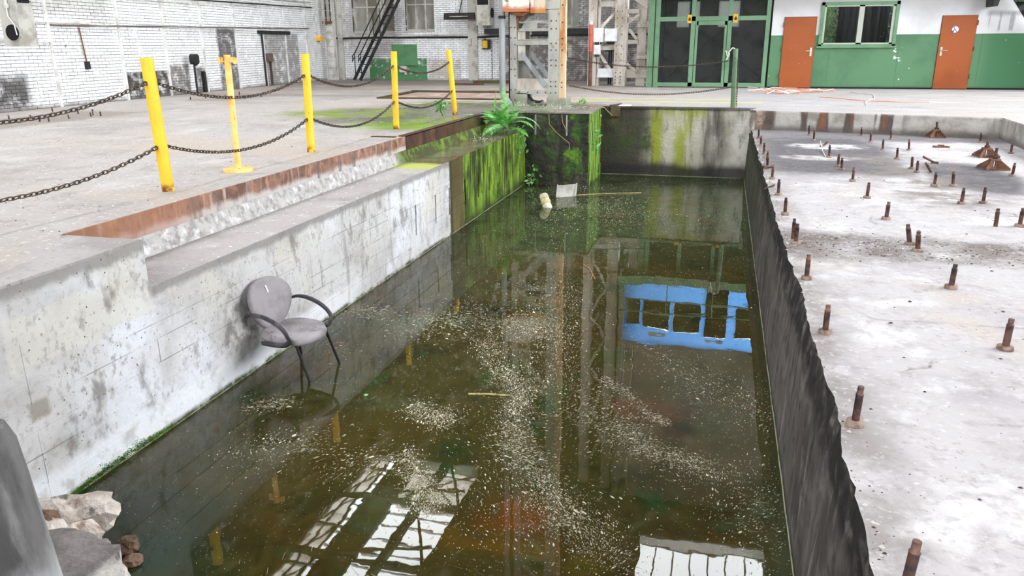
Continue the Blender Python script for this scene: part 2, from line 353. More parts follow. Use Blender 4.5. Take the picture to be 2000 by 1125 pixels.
M = Mat('rusty_steel_plate_limed', (140, 104, 88), .75, .0)
M.over((104, 74, 60), M.noise(3, .42, .62, 7)); M.over((168, 126, 104), M.noise(6, .52, .66, 8, st=(1, 1.3, .6), off=4)); M.over((180, 166, 158), M.mul(M.noise(6, .5, .68, 9, st=(1, 2.2, .3), off=2), M.noise(1.2, .35, .6, off=6), .9)); M.over((84, 64, 54), M.mul(M.noise(16, .55, .7, 8, off=8), .7)); M.over((188, 182, 178), M.mul(M.rng(M.wob(M.z, .16, 3.5), -.10, -.17), .9))
M.over((96, 90, 88), M.mul(M.noise(2.4, .52, .66, 6, st=(1, 2.2, .2), off=9), .85)); M.over((160, 112, 84), M.mul(M.rng(M.y, 6.3, 5.2), .6))
M.height(M.noise(14, .2, .8, 6), .5); STEELL = M.done(.4, .008)
M = Mat('brown_rusty_steel', (82, 56, 44), .5, .1)
M.over((58, 42, 34), M.noise(2.2, .42, .62, 6, st=(1, 1.6, .6))); M.over((112, 72, 50), M.mul(M.noise(3, .52, .68, 6, off=3), .7)); M.over((84, 88, 44), M.mul(M.rng(M.y, 12.6, 14.2), M.noise(2, .4, .6, 5, off=6), .7))
M.height(M.noise(20, .2, .8, 5), .4); STEELB = M.done(.3, .005)

M = Mat('white_painted_brick', (230, 230, 231), .8)
M.over((214, 213, 212), M.noise(2.2, .47, .68, 7)); M.over((248, 248, 250), M.noise(4, .5, .66, 5, off=2)); M.over((130, 126, 122), M.mul(M.noise(7, .63, .74, 7, off=5), .8))
def soot_shade_patch(c, k, **q):  # wall patches: soot, other paint, and painted recess shade
    M.over(c, M.mul(M.box(**q), M.noise(4, .25, .55, 6, off=q.get('off', 1.0)), k))
LWX = M.rng(M.x, -13.9, -14.1)   # left wall only
soot_shade_patch((78, 75, 73), .95, x=(-17, -13.6), y=(8, 14.0), z=(0, .74), soft=.18, wob=.35, scale=2.2)
soot_shade_patch((74, 70, 66), 1.0, x=(-17, -13.6), y=(17.22, 18.95), z=(-.1, .68), soft=.03, wob=.1, scale=5)
soot_shade_patch((128, 124, 120), .95, x=(-17, -13.6), y=(19.05, 19.95), z=(-.1, .82), soft=.05, wob=.1, scale=5)
soot_shade_patch((112, 108, 104), .95, x=(-17, -13.6), y=(20.3, 20.75), z=(-.1, .72), soft=.04)
soot_shade_patch((96, 93, 92), .95, x=(-17, -13.6), y=(21.6, 22.65), z=(-.1, 1.85), soft=.08, wob=.12, scale=4)
soot_shade_patch((150, 147, 146), .9, x=(-17, -13.6), y=(24.4, 27.0), z=(-.1, 1.74), soft=.06, wob=.1, scale=4)  # grey patch paints the shaded door recess into the brick colour
soot_shade_patch((178, 174, 170), .7, x=(-17, -13.6), y=(9, 17), z=(1.9, 3.2), soft=.3, wob=.8, scale=1)
M.over((106, 100, 94), M.mul(M.rng(M.wob(M.z, .16, 2), .12, .0), .8))
soot_shade_patch((84, 132, 92), 1.3, x=(-13.75, -11.3), y=(29, 30), z=(-.2, .82), soft=.03, wob=.04, scale=4)
soot_shade_patch((196, 190, 184), 1.0, x=(-11.25, -9.9), y=(29, 30), z=(-.2, .8), soft=.06, wob=.1)
soot_shade_patch((128, 122, 118), 1.0, x=(-8.3, -2), y=(29, 30), z=(-.2, 1.7), soft=.2, wob=.3)
soot_shade_patch((150, 146, 142), .9, x=(-8.3, -2), y=(29, 30), z=(1.6, 12), soft=.3, wob=.3)
soot_shade_patch((176, 173, 170), .8, x=(-15.5, -12.2), y=(29, 30), z=(.9, 12), soft=.3, wob=.6, scale=1)
M.height(M.noise(24, .3, .7, 5), .5); BRICK = M.done(.5, .006)
M = Mat('brick_mortar', (104, 101, 99), .9)
M.over((66, 62, 60), M.noise(2.6, .38, .56, 7)); M.over((205, 204, 204), M.noise(3.4, .56, .66, 5, off=5)); M.over((84, 130, 92), M.box(x=(-13.75, -11.3), y=(28, 30), z=(-.2, .82), soft=.03)); MORTAR = M.done()

M = Mat('two_tone_wall_paint', (216, 216, 218), .6)
M.over((194, 193, 194), M.noise(.7, .45, .7, 6)); M.over((170, 168, 168), M.mul(M.rng(M.wob(M.z, .5, .6), 1.9, 2.5), .7))  # greyer top paints the shadow under the walkway into the wall colour
M.over((140, 138, 138), M.mul(M.box(x=(6.95, 9), z=(2.0, 2.12), soft=.06, wob=.1), .7)); M.over((150, 148, 148), M.mul(M.box(x=(6.95, 9), z=(1.6, 2.1), soft=.05), M.noise(6, .56, .64, 3, st=(1.5, 1, .1)), .8))
gz = M.rng(M.z, 1.53, 1.515)
M.over((88, 130, 94), gz); M.over((74, 114, 82), M.mul(gz, M.noise(.8, .42, .66, 6, off=3), .9)); M.over((66, 118, 80), M.mul(gz, M.rng(M.x, 6.8, 7.3), .9)); M.over((66, 92, 70), M.mul(gz, M.rng(M.wob(M.z, .1, 2), .12, .02), .8))
ch = M.vor(3.2, .1, .05, st=(1, 1, 1)); M.over((226, 228, 226), M.mul(ch, M.noise(.9, .5, .58, off=7)))
M.over((232, 233, 232), M.mul(M.box(x=(4.55, 4.85), z=(.7, 1.25), soft=.1, wob=.4, scale=5), M.noise(8, .57, .61, off=4)))
WALLP = M.done()
M = Mat('green_gloss_paint', (108, 146, 112), .45)
M.over((88, 126, 94), M.noise(1.4, .42, .66, 5)); M.over((70, 92, 72), M.mul(M.noise(6, .6, .72, 6, off=4), .7)); M.over((222, 224, 220), M.mul(M.vor(4, .07, .03), M.noise(1, .52, .6, off=2))); GREEN = M.done()
M = Mat('orange_door_paint', (158, 82, 34), .5)
M.over((142, 70, 28), M.noise(.7, .42, .66, 5)); M.over((222, 176, 140), M.mul(M.vor(5.5, .075, .03, off=2), M.noise(1.1, .48, .56, off=3))); ORANGE = M.done()
M = Mat('yellow_post_paint', (242, 198, 56), .5)
M.over((230, 178, 46), M.noise(2, .42, .7, 5)); M.over((110, 66, 34), M.mul(M.rng(M.wob(M.z, .1, 14), .10, .02), M.noise(9, .38, .55))); M.over((140, 84, 40), M.mul(M.noise(14, .63, .7, 6, st=(1, 1, .5), off=3), .9)); YELLOW = M.done()
M = Mat('faded_orange_post_paint', (244, 204, 126), .55)
M.over((234, 176, 92), M.noise(5, .45, .65, 5)); M.over((120, 70, 38), M.mul(M.noise(10, .58, .68, 6, st=(1, 1, .4), off=3), .9)); YELLOW2 = M.done()
M = Mat('mossy_green_post_paint', (104, 136, 104), .5)
M.over((128, 120, 88), M.noise(6, .52, .66, 6)); M.over((70, 84, 62), M.noise(4, .52, .66, 6, off=3)); GPOST = M.done()
M = Mat('grey_steel_paint', (186, 185, 178), .55)
M.over((152, 150, 144), M.noise(1.6, .42, .66, 6, st=(1, 1, .4))); M.over((128, 110, 90), M.mul(M.noise(6, .58, .72, 7, off=5), .7)); M.over((120, 118, 92), M.mul(M.rng(M.wob(M.z, .3, 3), .35, .0), .75)); STEELG = M.done()
M = Mat('dirty_cream_steel_paint', (212, 205, 195), .6)
M.over((160, 148, 134), M.noise(1.6, .42, .66, 6, st=(1, 1, .4), off=2)); M.over((126, 100, 80), M.mul(M.noise(6, .58, .72, 7, off=5), .7)); STEELC = M.done()
M = Mat('orange_rusted_rail', (236, 208, 170), .65)
M.over((206, 144, 90), M.noise(3, .48, .66, 6, st=(1, 1, .4))); M.over((226, 206, 176), M.noise(2.4, .54, .66, 6, st=(1, 1, .4), off=6)); RUSTRAIL = M.done()
M = Mat('rusting_white_enamel', (226, 222, 214), .5)
M.over((196, 106, 44), M.mul(M.rng(M.wob(M.z, .18, 6), 2.12, 2.0), .95)); M.over((150, 76, 34), M.noise(6, .56, .68, 7, off=2)); M.over((120, 124, 122), M.mul(M.noise(4, .6, .66, 5, off=9), .8)); M.over((206, 160, 70), M.mul(M.rng(M.x, -4.05, -4.0), .4)); RUSTBOX = M.done()
RODM = Mat('rusty_anchor_steel', (112, 84, 74), .6, .3); RODM.over((74, 58, 56), RODM.noise(18, .42, .6, 5)); RODM.over((54, 46, 52), RODM.mul(RODM.rng(RODM.z, SL+.07, SL+.15), RODM.noise(9, .35, .6, 3), .8)); RODM.over((136, 92, 70), RODM.mul(RODM.noise(11, .56, .68, 5, off=4), .8)); ROD = RODM.done()
NUT = plain('rusty_washer', (150, 128, 116), .75, .1, (104, 84, 74), 20)
BRKT = plain('brown_rusted_bracket', (128, 92, 72), .75, .1, (84, 62, 52), 9)
CHAIN = plain('dark_chain_steel', (70, 62, 56), .55, .5, (110, 92, 78), 20)
RIVET = plain('rivet_grey', (112, 110, 104), .6, 0, (90, 84, 76), 20)
BLACK = plain('black_steel_paint', (30, 31, 32), .5, 0, (44, 44, 44), 5)
DARK = plain('recess_shade_black', (14, 14, 14), .8)  # near-black colour paints the shade inside gaps and openings
PIPEG = plain('grey_pipe_paint', (160, 163, 166), .45, 0, (132, 134, 136), 4, st=(1, 1, .3))
WHITEE = plain('white_cabinet_enamel', (224, 226, 228), .4, 0, (206, 206, 204), 4)
DIRTW = plain('dull_grey_white_enamel', (186, 184, 176), .55, 0, (150, 146, 136), 3)
BRICKP = plain('cream_trim_paint', (222, 221, 218), .6, 0, (184, 180, 174), 3)
RUST = plain('rust', (128, 84, 58), .8, 0, (96, 66, 50), 12)
REDP = plain('red_pole_paint', (206, 106, 84), .55, 0, (186, 84, 64), 4)
CHROME = plain('worn_chrome', (214, 212, 208), .3, .6)
RUBBER = plain('black_rubber', (24, 25, 26), .6)
FABRIC = Mat('grey_seat_fabric', (150, 144, 147), .9); FABRIC.over((126, 121, 122), FABRIC.noise(5, .42, .66, 6)); FABRIC.over((200, 196, 196), FABRIC.mul(FABRIC.box(x=(-3.6, -3.3), z=(-1.2, -1.0), soft=.03), FABRIC.vor(40, .25, .1), FABRIC.noise(9, .5, .56, off=2))); FABRIC.over((110, 105, 104), FABRIC.mul(FABRIC.noise(11, .58, .66, 5, off=4), FABRIC.rng(FABRIC.z, -1.0, -1.05), .8)); FABRIC.height(FABRIC.noise(300, .3, .7, 2), .2); FABRIC = FABRIC.done(.3, .002)
ARMP = plain('dark_grey_plastic', (58, 56, 60), .45, 0, (90, 87, 88), 6)
M = Mat('blue_translucent_sheet', (66, 128, 205), .5); tl = M.N.new('ShaderNodeBsdfTranslucent'); tl.inputs[0].default_value = (.095, .29, .62, 1); M.L.new(tl.outputs[0], M.N['Material Output'].inputs[0]); BLUE = M.m
GLASSD = plain('dark_window_glass', (18, 20, 21), .05, 0, None, spec=.6)
CURT = Mat('dark_curtain', (66, 68, 70), .9); CURT.over((28, 30, 32), CURT.noise(2, .42, .58, 3, st=(6, 1, .2))); CURT = CURT.done()
ROOFM = plain('sooty_roof_boarding', (70, 66, 60), .9, 0, (52, 48, 44), 2)
CONCUP = plain('plain_grey_plaster', (134, 130, 126), .85, 0, (112, 108, 104), .7)
GABLE = plain('pale_lantern_boarding', (206, 203, 198), .8, 0, (180, 176, 170), 1.5)
STONE = Mat('broken_plaster_stone', (222, 212, 202), .85); STONE.over((186, 172, 160), STONE.noise(5, .45, .65, 7)); STONE.over((150, 110, 90), STONE.mul(STONE.noise(5, .56, .66, 6, off=3), .8)); STONE.over((96, 88, 82), STONE.mul(STONE.noise(9, .58, .68, 6, off=7), .8)); STONE.height(STONE.noise(14, .2, .8, 8), 1.0); STONE = STONE.done(.7, .02)
BSTONE = Mat('brown_stone', (128, 100, 84), .8); BSTONE.over((92, 78, 60), BSTONE.noise(8, .42, .62, 7)); BSTONE.height(BSTONE.noise(14, .2, .8, 8), 1.0); BSTONE = BSTONE.done(.7, .02)
PIER = Mat('weathered_grey_pier', (112, 109, 108), .85); PIER.over((78, 76, 76), PIER.noise(3, .4, .62, 7, st=(2, 2, .35))); PIER.over((144, 142, 141), PIER.noise(2.6, .54, .68, 6, st=(2, 2, .4), off=5)); PIER.over((205, 204, 205), PIER.mul(PIER.rng(PIER.wob(PIER.z, .3, 4), -.5, -.72), .8)); PIER.height(PIER.noise(10, .2, .8, 8, st=(1, 1, .4)), 1.0); PIER = PIER.done(.6, .015)
RSLAB = Mat('broken_slab_top', (138, 131, 128), .8); RSLAB.over((112, 106, 103), RSLAB.noise(5, .42, .62, 6)); RSLAB.over((206, 198, 190), RSLAB.rng(RSLAB.wob(RSLAB.z, .05, 9), -1.12, -1.15)); RSLAB.over((212, 205, 198), RSLAB.mul(RSLAB.rng(RSLAB.wob(RSLAB.x, .2, 6), -2.74, -2.66), .9)); RSLAB.height(RSLAB.noise(12, .2, .8, 8), 1.0); RSLAB = RSLAB.done(.6, .02)
FERN = plain('fern_leaf_green', (108, 182, 80), .5, 0, (70, 140, 50), 9, .4, .65)
LEAF = plain('dull_tree_leaf', (104, 140, 82), .6, 0, (158, 180, 140), 30, .5, .6)  # dulled leaf colour for the imitated foliage reflection
FERN2 = plain('pale_fern_green', (146, 205, 132), .5, 0, (104, 172, 88), 9, .4, .65)
STEM = plain('plant_stem', (112, 120, 60), .7)
ROOT = plain('dry_root', (166, 132, 96), .8)
MOSS = Mat('bright_moss', (104, 152, 38), .9); MOSS.over((62, 102, 26), MOSS.noise(18, .4, .62, 5)); MOSS = MOSS.done()
FLAKE = plain('pale_floating_flake', (214, 208, 184), .7)
FLAKED = plain('grey_brown_floating_flake', (142, 132, 98), .7)
PAINTF = plain('white_paint_flake', (238, 237, 234), .8)
GRIT = plain('dark_grit', (72, 62, 58), .9)
SIGNY = plain('yellow_sign_face', (238, 176, 40), .5)
CABR = plain('orange_red_cable', (240, 158, 138), .5)
CABW = plain('white_cable', (240, 234, 230), .5)
SPLASH = plain('splashing_water_drop', (226, 232, 236), .15, spec=.6)
WOOD = plain('pale_floating_stick', (172, 158, 110), .7, 0, (130, 112, 74), 20)

# murky water: a mirror-like surface over cloudy water that light passes through
M = Mat('murky_water', (82, 80, 42), .05)
nt, N, L = M.nt, M.N, M.L
M.over((88, 72, 34), M.noise(.55, .45, .66, 5, dist=.6)); M.over((92, 106, 72), M.mx(M.mul(M.rng(M.wob(M.y, 5, .35), 8.5, 13.0), .9), M.noise(.8, .56, .68, 5, off=3)))
M.over((44, 46, 24), M.mul(M.noise(.9, .5, .66, 7, off=13, dist=.8), .8)); M.over((118, 84, 36), M.mul(M.noise(1.2, .59, .7, 7, off=17, dist=.6), .75)); M.over((46, 84, 44), M.mul(M.noise(1.6, .6, .68, 7, off=19, dist=.5), .85)); M.over((120, 116, 84), M.mul(M.noise(3, .52, .7, 9, st=(1.6, .8, 1), off=23, dist=1.5), .55))
M.over((34, 38, 22), M.mul(M.noise(5, .5, .68, 9, st=(1.5, .8, 1), off=27, dist=1.2), .55)); M.over((128, 124, 92), M.mul(M.noise(9, .56, .72, 10, st=(1.6, .8, 1), off=29, dist=1.6), M.noise(.7, .42, .62, 5, off=33), .6))
for px, rx, ry, c in (((1000, 1010), .22, .16, (150, 84, 26)), ((940, 1060), .3, .14, (120, 92, 30)), ((1085, 775), .09, .25, (44, 96, 56)), ((1190, 700), .22, .25, (64, 88, 34)), ((1320, 838), .14, .10, (18, 30, 24)), ((290, 1080), .2, .14, (34, 82, 46)), ((1090, 1090), .25, .12, (118, 106, 36)), ((1260, 800), .3, .22, (112, 66, 24)), ((960, 735), .1, .2, (58, 96, 48)), ((880, 880), .16, .14, (34, 70, 40)), ((985, 1090), .25, .05, (40, 70, 36))):
    q = G(px[0], px[1], W); M.over(c, M.mul(M.ell(q.x, q.y, rx, ry, .5, 1.2, 3), M.noise(5, .3, .6, 8, off=px[0]*.1), .85))
M.over((36, 62, 40), M.mul(M.ell(-3.15, 3.2, .5, .45, .5, .9, 2.5), .8))
dif = N.new('ShaderNodeBsdfDiffuse'); M.inp(dif.inputs[0], M.c)
tr = N.new('ShaderNodeBsdfTransparent'); tr.inputs[0].default_value = (.86, .84, .64, 1)
mixd = N.new('ShaderNodeMixShader'); mixd.inputs[0].default_value = .42
L.new(tr.outputs[0], mixd.inputs[1]); L.new(dif.outputs[0], mixd.inputs[2])
gl = N.new('ShaderNodeBsdfGlossy'); gl.inputs['Roughness'].default_value = 0.012
fr = N.new('ShaderNodeFresnel'); fr.inputs[0].default_value = 1.46
h = M.math('ADD', M.math('MULTIPLY', M.noise(1.4, raw=True, detail=2), 1.0), M.math('MULTIPLY', M.noise(6, raw=True, detail=2, off=4), .12))
bp = N.new('ShaderNodeBump'); bp.inputs['Strength'].default_value = .055; bp.inputs['Distance'].default_value = .03
L.new(h, bp.inputs['Height']); L.new(bp.outputs[0], gl.inputs['Normal'])
mixg = N.new('ShaderNodeMixShader'); L.new(fr.outputs[0], mixg.inputs[0]); L.new(mixd.outputs[0], mixg.inputs[1]); L.new(gl.outputs[0], mixg.inputs[2])
L.new(mixg.outputs[0], N['Material Output'].inputs[0]); WATER = M.m
M = Mat('pool_bottom_sludge', (110, 98, 46), .9)
M.over((140, 100, 44), M.noise(.8, .52, .64, 6, dist=.5)); M.over((60, 58, 26), M.noise(1.3, .5, .66, 6, off=4)); M.over((44, 92, 58), M.noise(1.0, .58, .68, 5, off=8))
M.over((58, 92, 50), M.mul(M.rng(M.wob(M.y, 4, .4), 9.5, 13), M.noise(.9, .35, .6, 5, off=2))); M.over((40, 96, 66), M.mul(M.ell(-3.1, 3.2, .5, .5, .5, .8, 2), .8)); M.over((50, 100, 60), M.mul(M.ell(-3.0, 12.6, .9, 1.8, .5, .8, 1), .8))
SLUDGE = M.done()
M = Mat('dirty_roof_glazing', (180, 176, 168), .5); tl = M.N.new('ShaderNodeBsdfTranslucent'); M.c = lin((205, 198, 188)); M.over((168, 160, 148), M.noise(1.5, .4, .65, 6)); M.L.new(M.c, tl.inputs[0]); M.L.new(tl.outputs[0], M.N['Material Output'].inputs[0]); DGLAZE = M.m
def glass_mat(name, tint, amt):
    M = Mat(name, (255, 255, 255), .03); N, L = M.N, M.L
    t = N.new('ShaderNodeBsdfTransparent'); t.inputs[0].default_value = tint
    g = N.new('ShaderNodeBsdfGlossy'); g.inputs['Roughness'].default_value = .02
    f = N.new('ShaderNodeFresnel'); f.inputs[0].default_value = 1.5
    k = M.math('ADD', f.outputs[0], amt)
    x = N.new('ShaderNodeMixShader'); L.new(k, x.inputs[0]); L.new(t.outputs[0], x.inputs[1]); L.new(g.outputs[0], x.inputs[2])
    L.new(x.outputs[0], N['Material Output'].inputs[0]); return M.m
GLASS = glass_mat('clear_window_glass', (.85, .9, .9, 1), .06)
M = Mat('grimy_window_glass', (150, 148, 140), .35); M.over((110, 104, 92), M.noise(1.2, .4, .62, 5, st=(1, 1, .35))); M.over((190, 190, 184), M.noise(2, .56, .7, 5, st=(2, 1, .4), off=3)); GRIME = M.done()
# ================================================================== LARGE STRUCTURE
def jag(y, k=0.0):            # broken upper edge of the right pool wall
    a = mn.noise(Vector((y*1.1, 2.0+k, 0)))*.03 + mn.noise(Vector((y*4, 7.0+k, 0)))*.014 + mn.noise(Vector((y*13, 3.0+k, 0)))*.012
    return .60 + a + .035*math.exp(-((y-5.3)/.7)**2) + .03*math.exp(-((y-3.6)/.3)**2)
RX = .56
RIM = [(.60, 16.66), (4.85, 15.74), (4.72, 13.2), (4.6, -2.0)]
# --- floor (one slab with the pit cut out of its outline)
outline = [(-17, -9), (-3.88, -9), (-3.88, 4.36), (-4.53, 4.36), (-4.53, 15.48), (-2.56, 15.48), (-2.56, 17.15), (.62, 17.15)] + [(.62, 16.69)] + RIM[1:] + [(4.6, -9), (14, -9), (14, 30), (-17, 30)]
b = MB(); b.prism(outline, -.18, 0); struct('floor', b, FLOOR, 'pale worn concrete hall floor around the flooded pit')
b = MB(); b.box(-3.85, 4.6, -9, 1.1, -.18, 0); struct('floor_near', b, FLOOR, 'concrete floor in front of the pit')
# recessed steel-edged strip in the floor left of the column
b = MB(); b.box(-8.6, -5.3, 18.75, 18.86, 0, .035); b.box(-8.75, -5.3, 21.5, 21.62, 0, .06)
b.beam((-8.5, 18.8, .02), (-8.66, 21.6, .03), .11, .05); struct('trim_1', b, STEELB, 'rusty steel edging let into the floor left of the column')
b = MB(); b.box(-8.5, -5.3, 18.86, 21.5, -.001, .004); struct('trim_2', b, plain('reddish_grating_floor', (158, 132, 122), .8, 0, (190, 172, 160), 2), 'reddish strip of floor inside the steel edging')
b = MB(); b.box(-9.0, -8.0, 26.0, 26.3, 0, .05); b.box(-8.7, -6.5, 27.2, 27.6, 0, .09); struct('trim_3', b, STEELB, 'dark steel kerb in front of the back wall')

# --- relief panel: face in a frame with per-cell depths
def relief(mb, F, S_, Z_, dep):
    ns, nz = len(S_)-1, len(Z_)-1
    D = [[dep((S_[i]+S_[i+1])/2, (Z_[j]+Z_[j+1])/2, i, j) for j in range(nz)] for i in range(ns)]
    for i in range(ns):
        for j in range(nz):
            d = D[i][j]
            mb.add([F(S_[i], d, Z_[j]), F(S_[i+1], d, Z_[j]), F(S_[i+1], d, Z_[j+1]), F(S_[i], d, Z_[j+1])], [(0, 1, 2, 3)])
            if i+1 < ns and abs(D[i+1][j]-d) > 1e-6:
                e = D[i+1][j]; mb.add([F(S_[i+1], d, Z_[j]), F(S_[i+1], e, Z_[j]), F(S_[i+1], e, Z_[j+1]), F(S_[i+1], d, Z_[j+1])], [(0, 1, 2, 3)])
            if j+1 < nz and abs(D[i][j+1]-d) > 1e-6:
                e = D[i][j+1]; mb.add([F(S_[i], d, Z_[j+1]), F(S_[i], e, Z_[j+1]), F(S_[i+1], e, Z_[j+1]), F(S_[i+1], d, Z_[j+1])], [(0, 1, 2, 3)])
SLOTS = [9.42, 10.18, 10.77, 11.52, 12.23, 12.89, 13.56, 14.28]
def board_wall(y0, y1, ztop, joints, seed, slots=()):
    r = random.Random(seed)
    ys = [y0]; 
    while ys[-1] < y1-1.0: ys.append(ys[-1]+r.uniform(.9, 1.7))
    ys[-1] = y1
    sy = sorted(set([round(v, 4) for v in ys]+[round(s+d, 4) for s in slots for d in (-.028, .028)]))
    zz = sorted(set([-2.2, -1.15, -.735, ztop]+[round(j+d, 4) for j in joints for d in (-.004, .004)]))
    off = {}
    def dep(s, z, i, j):
        for q in slots:
            if abs(s-q) < .028 and -1.15 < z < -.735: return -.07
        cell = max([k for k, v in enumerate(ys) if v <= s]); row = sum(1 for q in joints if q < z)
        for q in joints:
            if abs(z-q) < .004: return -.006 if off.setdefault(('g', cell, q), r.random()) < .8 else 0.0
        return off.setdefault((cell, row), r.uniform(-.004, .003))
    mb = MB(); relief(mb, lambda s, n, z: (-3.85+n, s, z), sy, zz, dep)
    mb.box(-4.2, -3.93, y0, y1, -2.2, ztop-.02)
    return mb
b = board_wall(4.39, 15.45, BE, [-1.27, -1.08, -.92, -.62], 3, SLOTS)
b2 = board_wall(.4, 4.39, 0.0, [-1.27, -1.08, -.92, -.74, -.36], 5)
b.v, n0 = b.v, len(b.v); b.add(b2.v, b2.f)
b.add([(-3.85, 4.39, BE), (-4.52, 4.39, BE), (-4.52, 4.39, 0), (-3.85, 4.39, 0)], [(0, 1, 2, 3)])
struct('wall_pool_left', b, POOLL, 'pale board-marked concrete side wall of the pit, mossy towards the far end')
b = MB()
pts = [(-3.860+mn.noise(Vector((y*3, 0, 5)))*.003, y) for y in [4.39+.2*k for k in range(56)]]; pts[-1] = (-3.86, 15.45)
b.prism(pts+[(-4.56, 15.45), (-4.56, 4.39)], BE-.05, BE); struct('trim_4', b, LEDGE, 'concrete ledge along the left side of the pit, wet at its far end')
b = MB(); b.prism([(-4.44, BE), (-4.50, -.19), (-4.54, -.19), (-4.54, BE)], 4.39, 15.45, F=lambda a, z, y: (a, y, z)); struct('trim_5', b, RISER, 'low concrete riser behind the ledge')
b = MB(); b.box(-4.53, -4.505, 4.39, 10.76, -.20, .004)
struct('trim_6', b, STEELL, 'rust-streaked lime-spattered steel edge plate above the ledge')
b = MB(); b.box(-4.53, -4.495, 10.76, 15.46, -.195, .012); b.box(-4.62, -4.495, 10.76, 15.46, .0, .014); b.box(-5.0, -4.62, 10.62, 10.70, 0, .012)
struct('trim_7', b, STEELB, 'dark brown steel channel edge above the wet ledge')
# near edge broken lip where the steel plate starts
b = MB(); b.prism([(-4.50, 4.36), (-3.86, 4.385), (-3.849, 3.9), (-3.853, 3.1), (-3.848, 2.2), (-3.85, .4), (-3.93, .4), (-3.96, 2.0), (-3.93, 2.6), (-4.02, 3.2), (-4.2, 3.9)], -.012, .004); struct('trim_8', b, LEDGE, 'broken concrete lip at the near end of the steel edge')
# far wall
zz = [-2.2, -1.12, -1.112, -.86, -.852, -.56, -.552, -.27, -.262, 0.0]
xs = [-2.55+.2*k for k in range(16)]+[.58]
b = MB(); r_ = random.Random(4)
relief(b, lambda s, n, z: (s, 17.12-n, z), xs, zz, lambda s, z, i, j: -.008 if j in (1, 3, 5, 7) else r_.uniform(-.003, .004))
b.box(-2.55, .6, 17.2, 17.4, -2.2, -.02); b.box(.56, .66, 16.62, 17.4, -.45, -.002)
b.box(-2.56, .68, 17.08, 17.32, -.03, .004)
struct('wall_pool_far', b, POOLF, 'stained concrete end wall of the pit')
# plinth under the column
b = MB(); xs = [-3.9+.1*k for k in range(15)]; xs[-1] = -2.53
zz = [-2.2+.2*k for k in range(12)]; zz[-1] = 0
relief(b, lambda s, n, z: (s, 15.45-n, z), xs, zz, lambda s, z, i, j: r_.uniform(-.012, .012))
relief(b, lambda s, n, z: (-2.53+n, s, z), [15.45+.2*k for k in range(9)], zz, lambda s, z, i, j: r_.uniform(-.012, .012))
b.box(-4.56, -2.56, 15.5, 17.1, -2.2, -.02)
struct('column_plinth', b, PLINTH, 'dark mossy concrete plinth under the riveted column')
b = MB(); b.box(-4.6, -2.50, 15.42, 17.14, -.02, .006); struct('trim_9', b, FLOOR, 'wet concrete top of the column plinth')
# right pool wall with broken upper edge
b = MB(); ys = [.6+.06*k for k in range(270)]; ys = [y for y in ys if y < 16.62]+[16.62, 17.12]
nz = 26; vs = []
for y in ys:
    e = jag(y) if y < 16.7 else .57
    for k in range(nz):
        t = k/(nz-1); z = -2.2+(SL+2.2)*t
        rough = (t**10)*.03*mn.noise(Vector((y*9, z*14, 1)))+(t**8)*.02*mn.noise(Vector((y*20, z*30, 8)))
        x = RX+(.60-RX)*max(0, (t-.5)/.5)**1.2+(e-.60)*max(0, (t-.86)/.14)**1.5+rough*(1 if t < 1 else 0)
        if k == nz-1: z += .008*mn.noise(Vector((y*8, 0, 3)))
        vs.append((x, y, z))
fs = [(i*nz+k, i*nz+k+1, (i+1)*nz+k+1, (i+1)*nz+k) for i in range(len(ys)-1) for k in range(nz-1)]
b.add(vs, fs, 0, False); b.box(.72, 1.0, .6, 17.1, -2.2, SL-.06)
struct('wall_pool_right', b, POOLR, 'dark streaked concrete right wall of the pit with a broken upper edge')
# machine slab on the right: gridded with slight unevenness
b = MB(); vs = []; nx = 40
for y in ys[:-1]:
    e = jag(y); x1 = 4.95
    for k in range(nx):
        t = k/(nx-1); x = e+(x1-e)*t**1.3
        z = SL + (.008*mn.noise(Vector((x*1.2, y*1.2, 0)))+.004*mn.noise(Vector((x*6, y*6, 4))))*min(1, t*6) + (.008*mn.noise(Vector((y*8, 0, 3))) if k == 0 else 0) - (.012*max(0, mn.noise(Vector((x*4, y*4, 8)))) if 0 < k < 8 else 0)
        vs.append((x, y, z))
n = len(ys)-1
fs = [(i*nx+k, i*nx+k+1, (i+1)*nx+k+1, (i+1)*nx+k) for i in range(n-1) for k in range(nx-1)]
b.add(vs, fs, 0, True); b.box(.74, 4.95, .6, 16.9, -.8, SL-.03)
struct('floor_slab', b, SLAB, 'lower pale concrete machine slab right of the pit')
# rim wall round the slab
M = Mat('rim_concrete', (190, 186, 180), .8)
M.over((150, 142, 134), M.noise(2, .42, .64, 7)); sn = M.math('SINE', M.math('MULTIPLY', M.wob(M.x, .9, 1.7, st=(1, 1, .15)), 13.5)); M.over((84, 74, 68), M.mul(M.rng(M.x, 3.5, 3.1), M.rng(sn, -.35, .5), M.rng(M.wob(M.z, .3, 4), .12, -.06), .95)); M.over((140, 90, 66), M.mul(M.rng(M.x, 3.5, 3.1), M.rng(sn, .1, .9), M.noise(1.2, .46, .6, 6, st=(2.4, 1, .2), off=9), .9))
M.over((96, 88, 84), M.mul(M.rng(M.wob(M.z, .12, 3), -.22, -.34), .8)); M.over((138, 84, 66), M.mul(M.rng(M.x, .95, .75), M.noise(6, .4, .6, 7, off=2))); M.over((140, 134, 126), M.mul(M.rng(M.x, 4.5, 4.7), M.noise(3, .42, .62, 6, st=(2, 2, .3)), .7))
M.height(M.noise(7, .2, .8, 8), 1); RIMM = M.done(.6, .02)
b = MB()
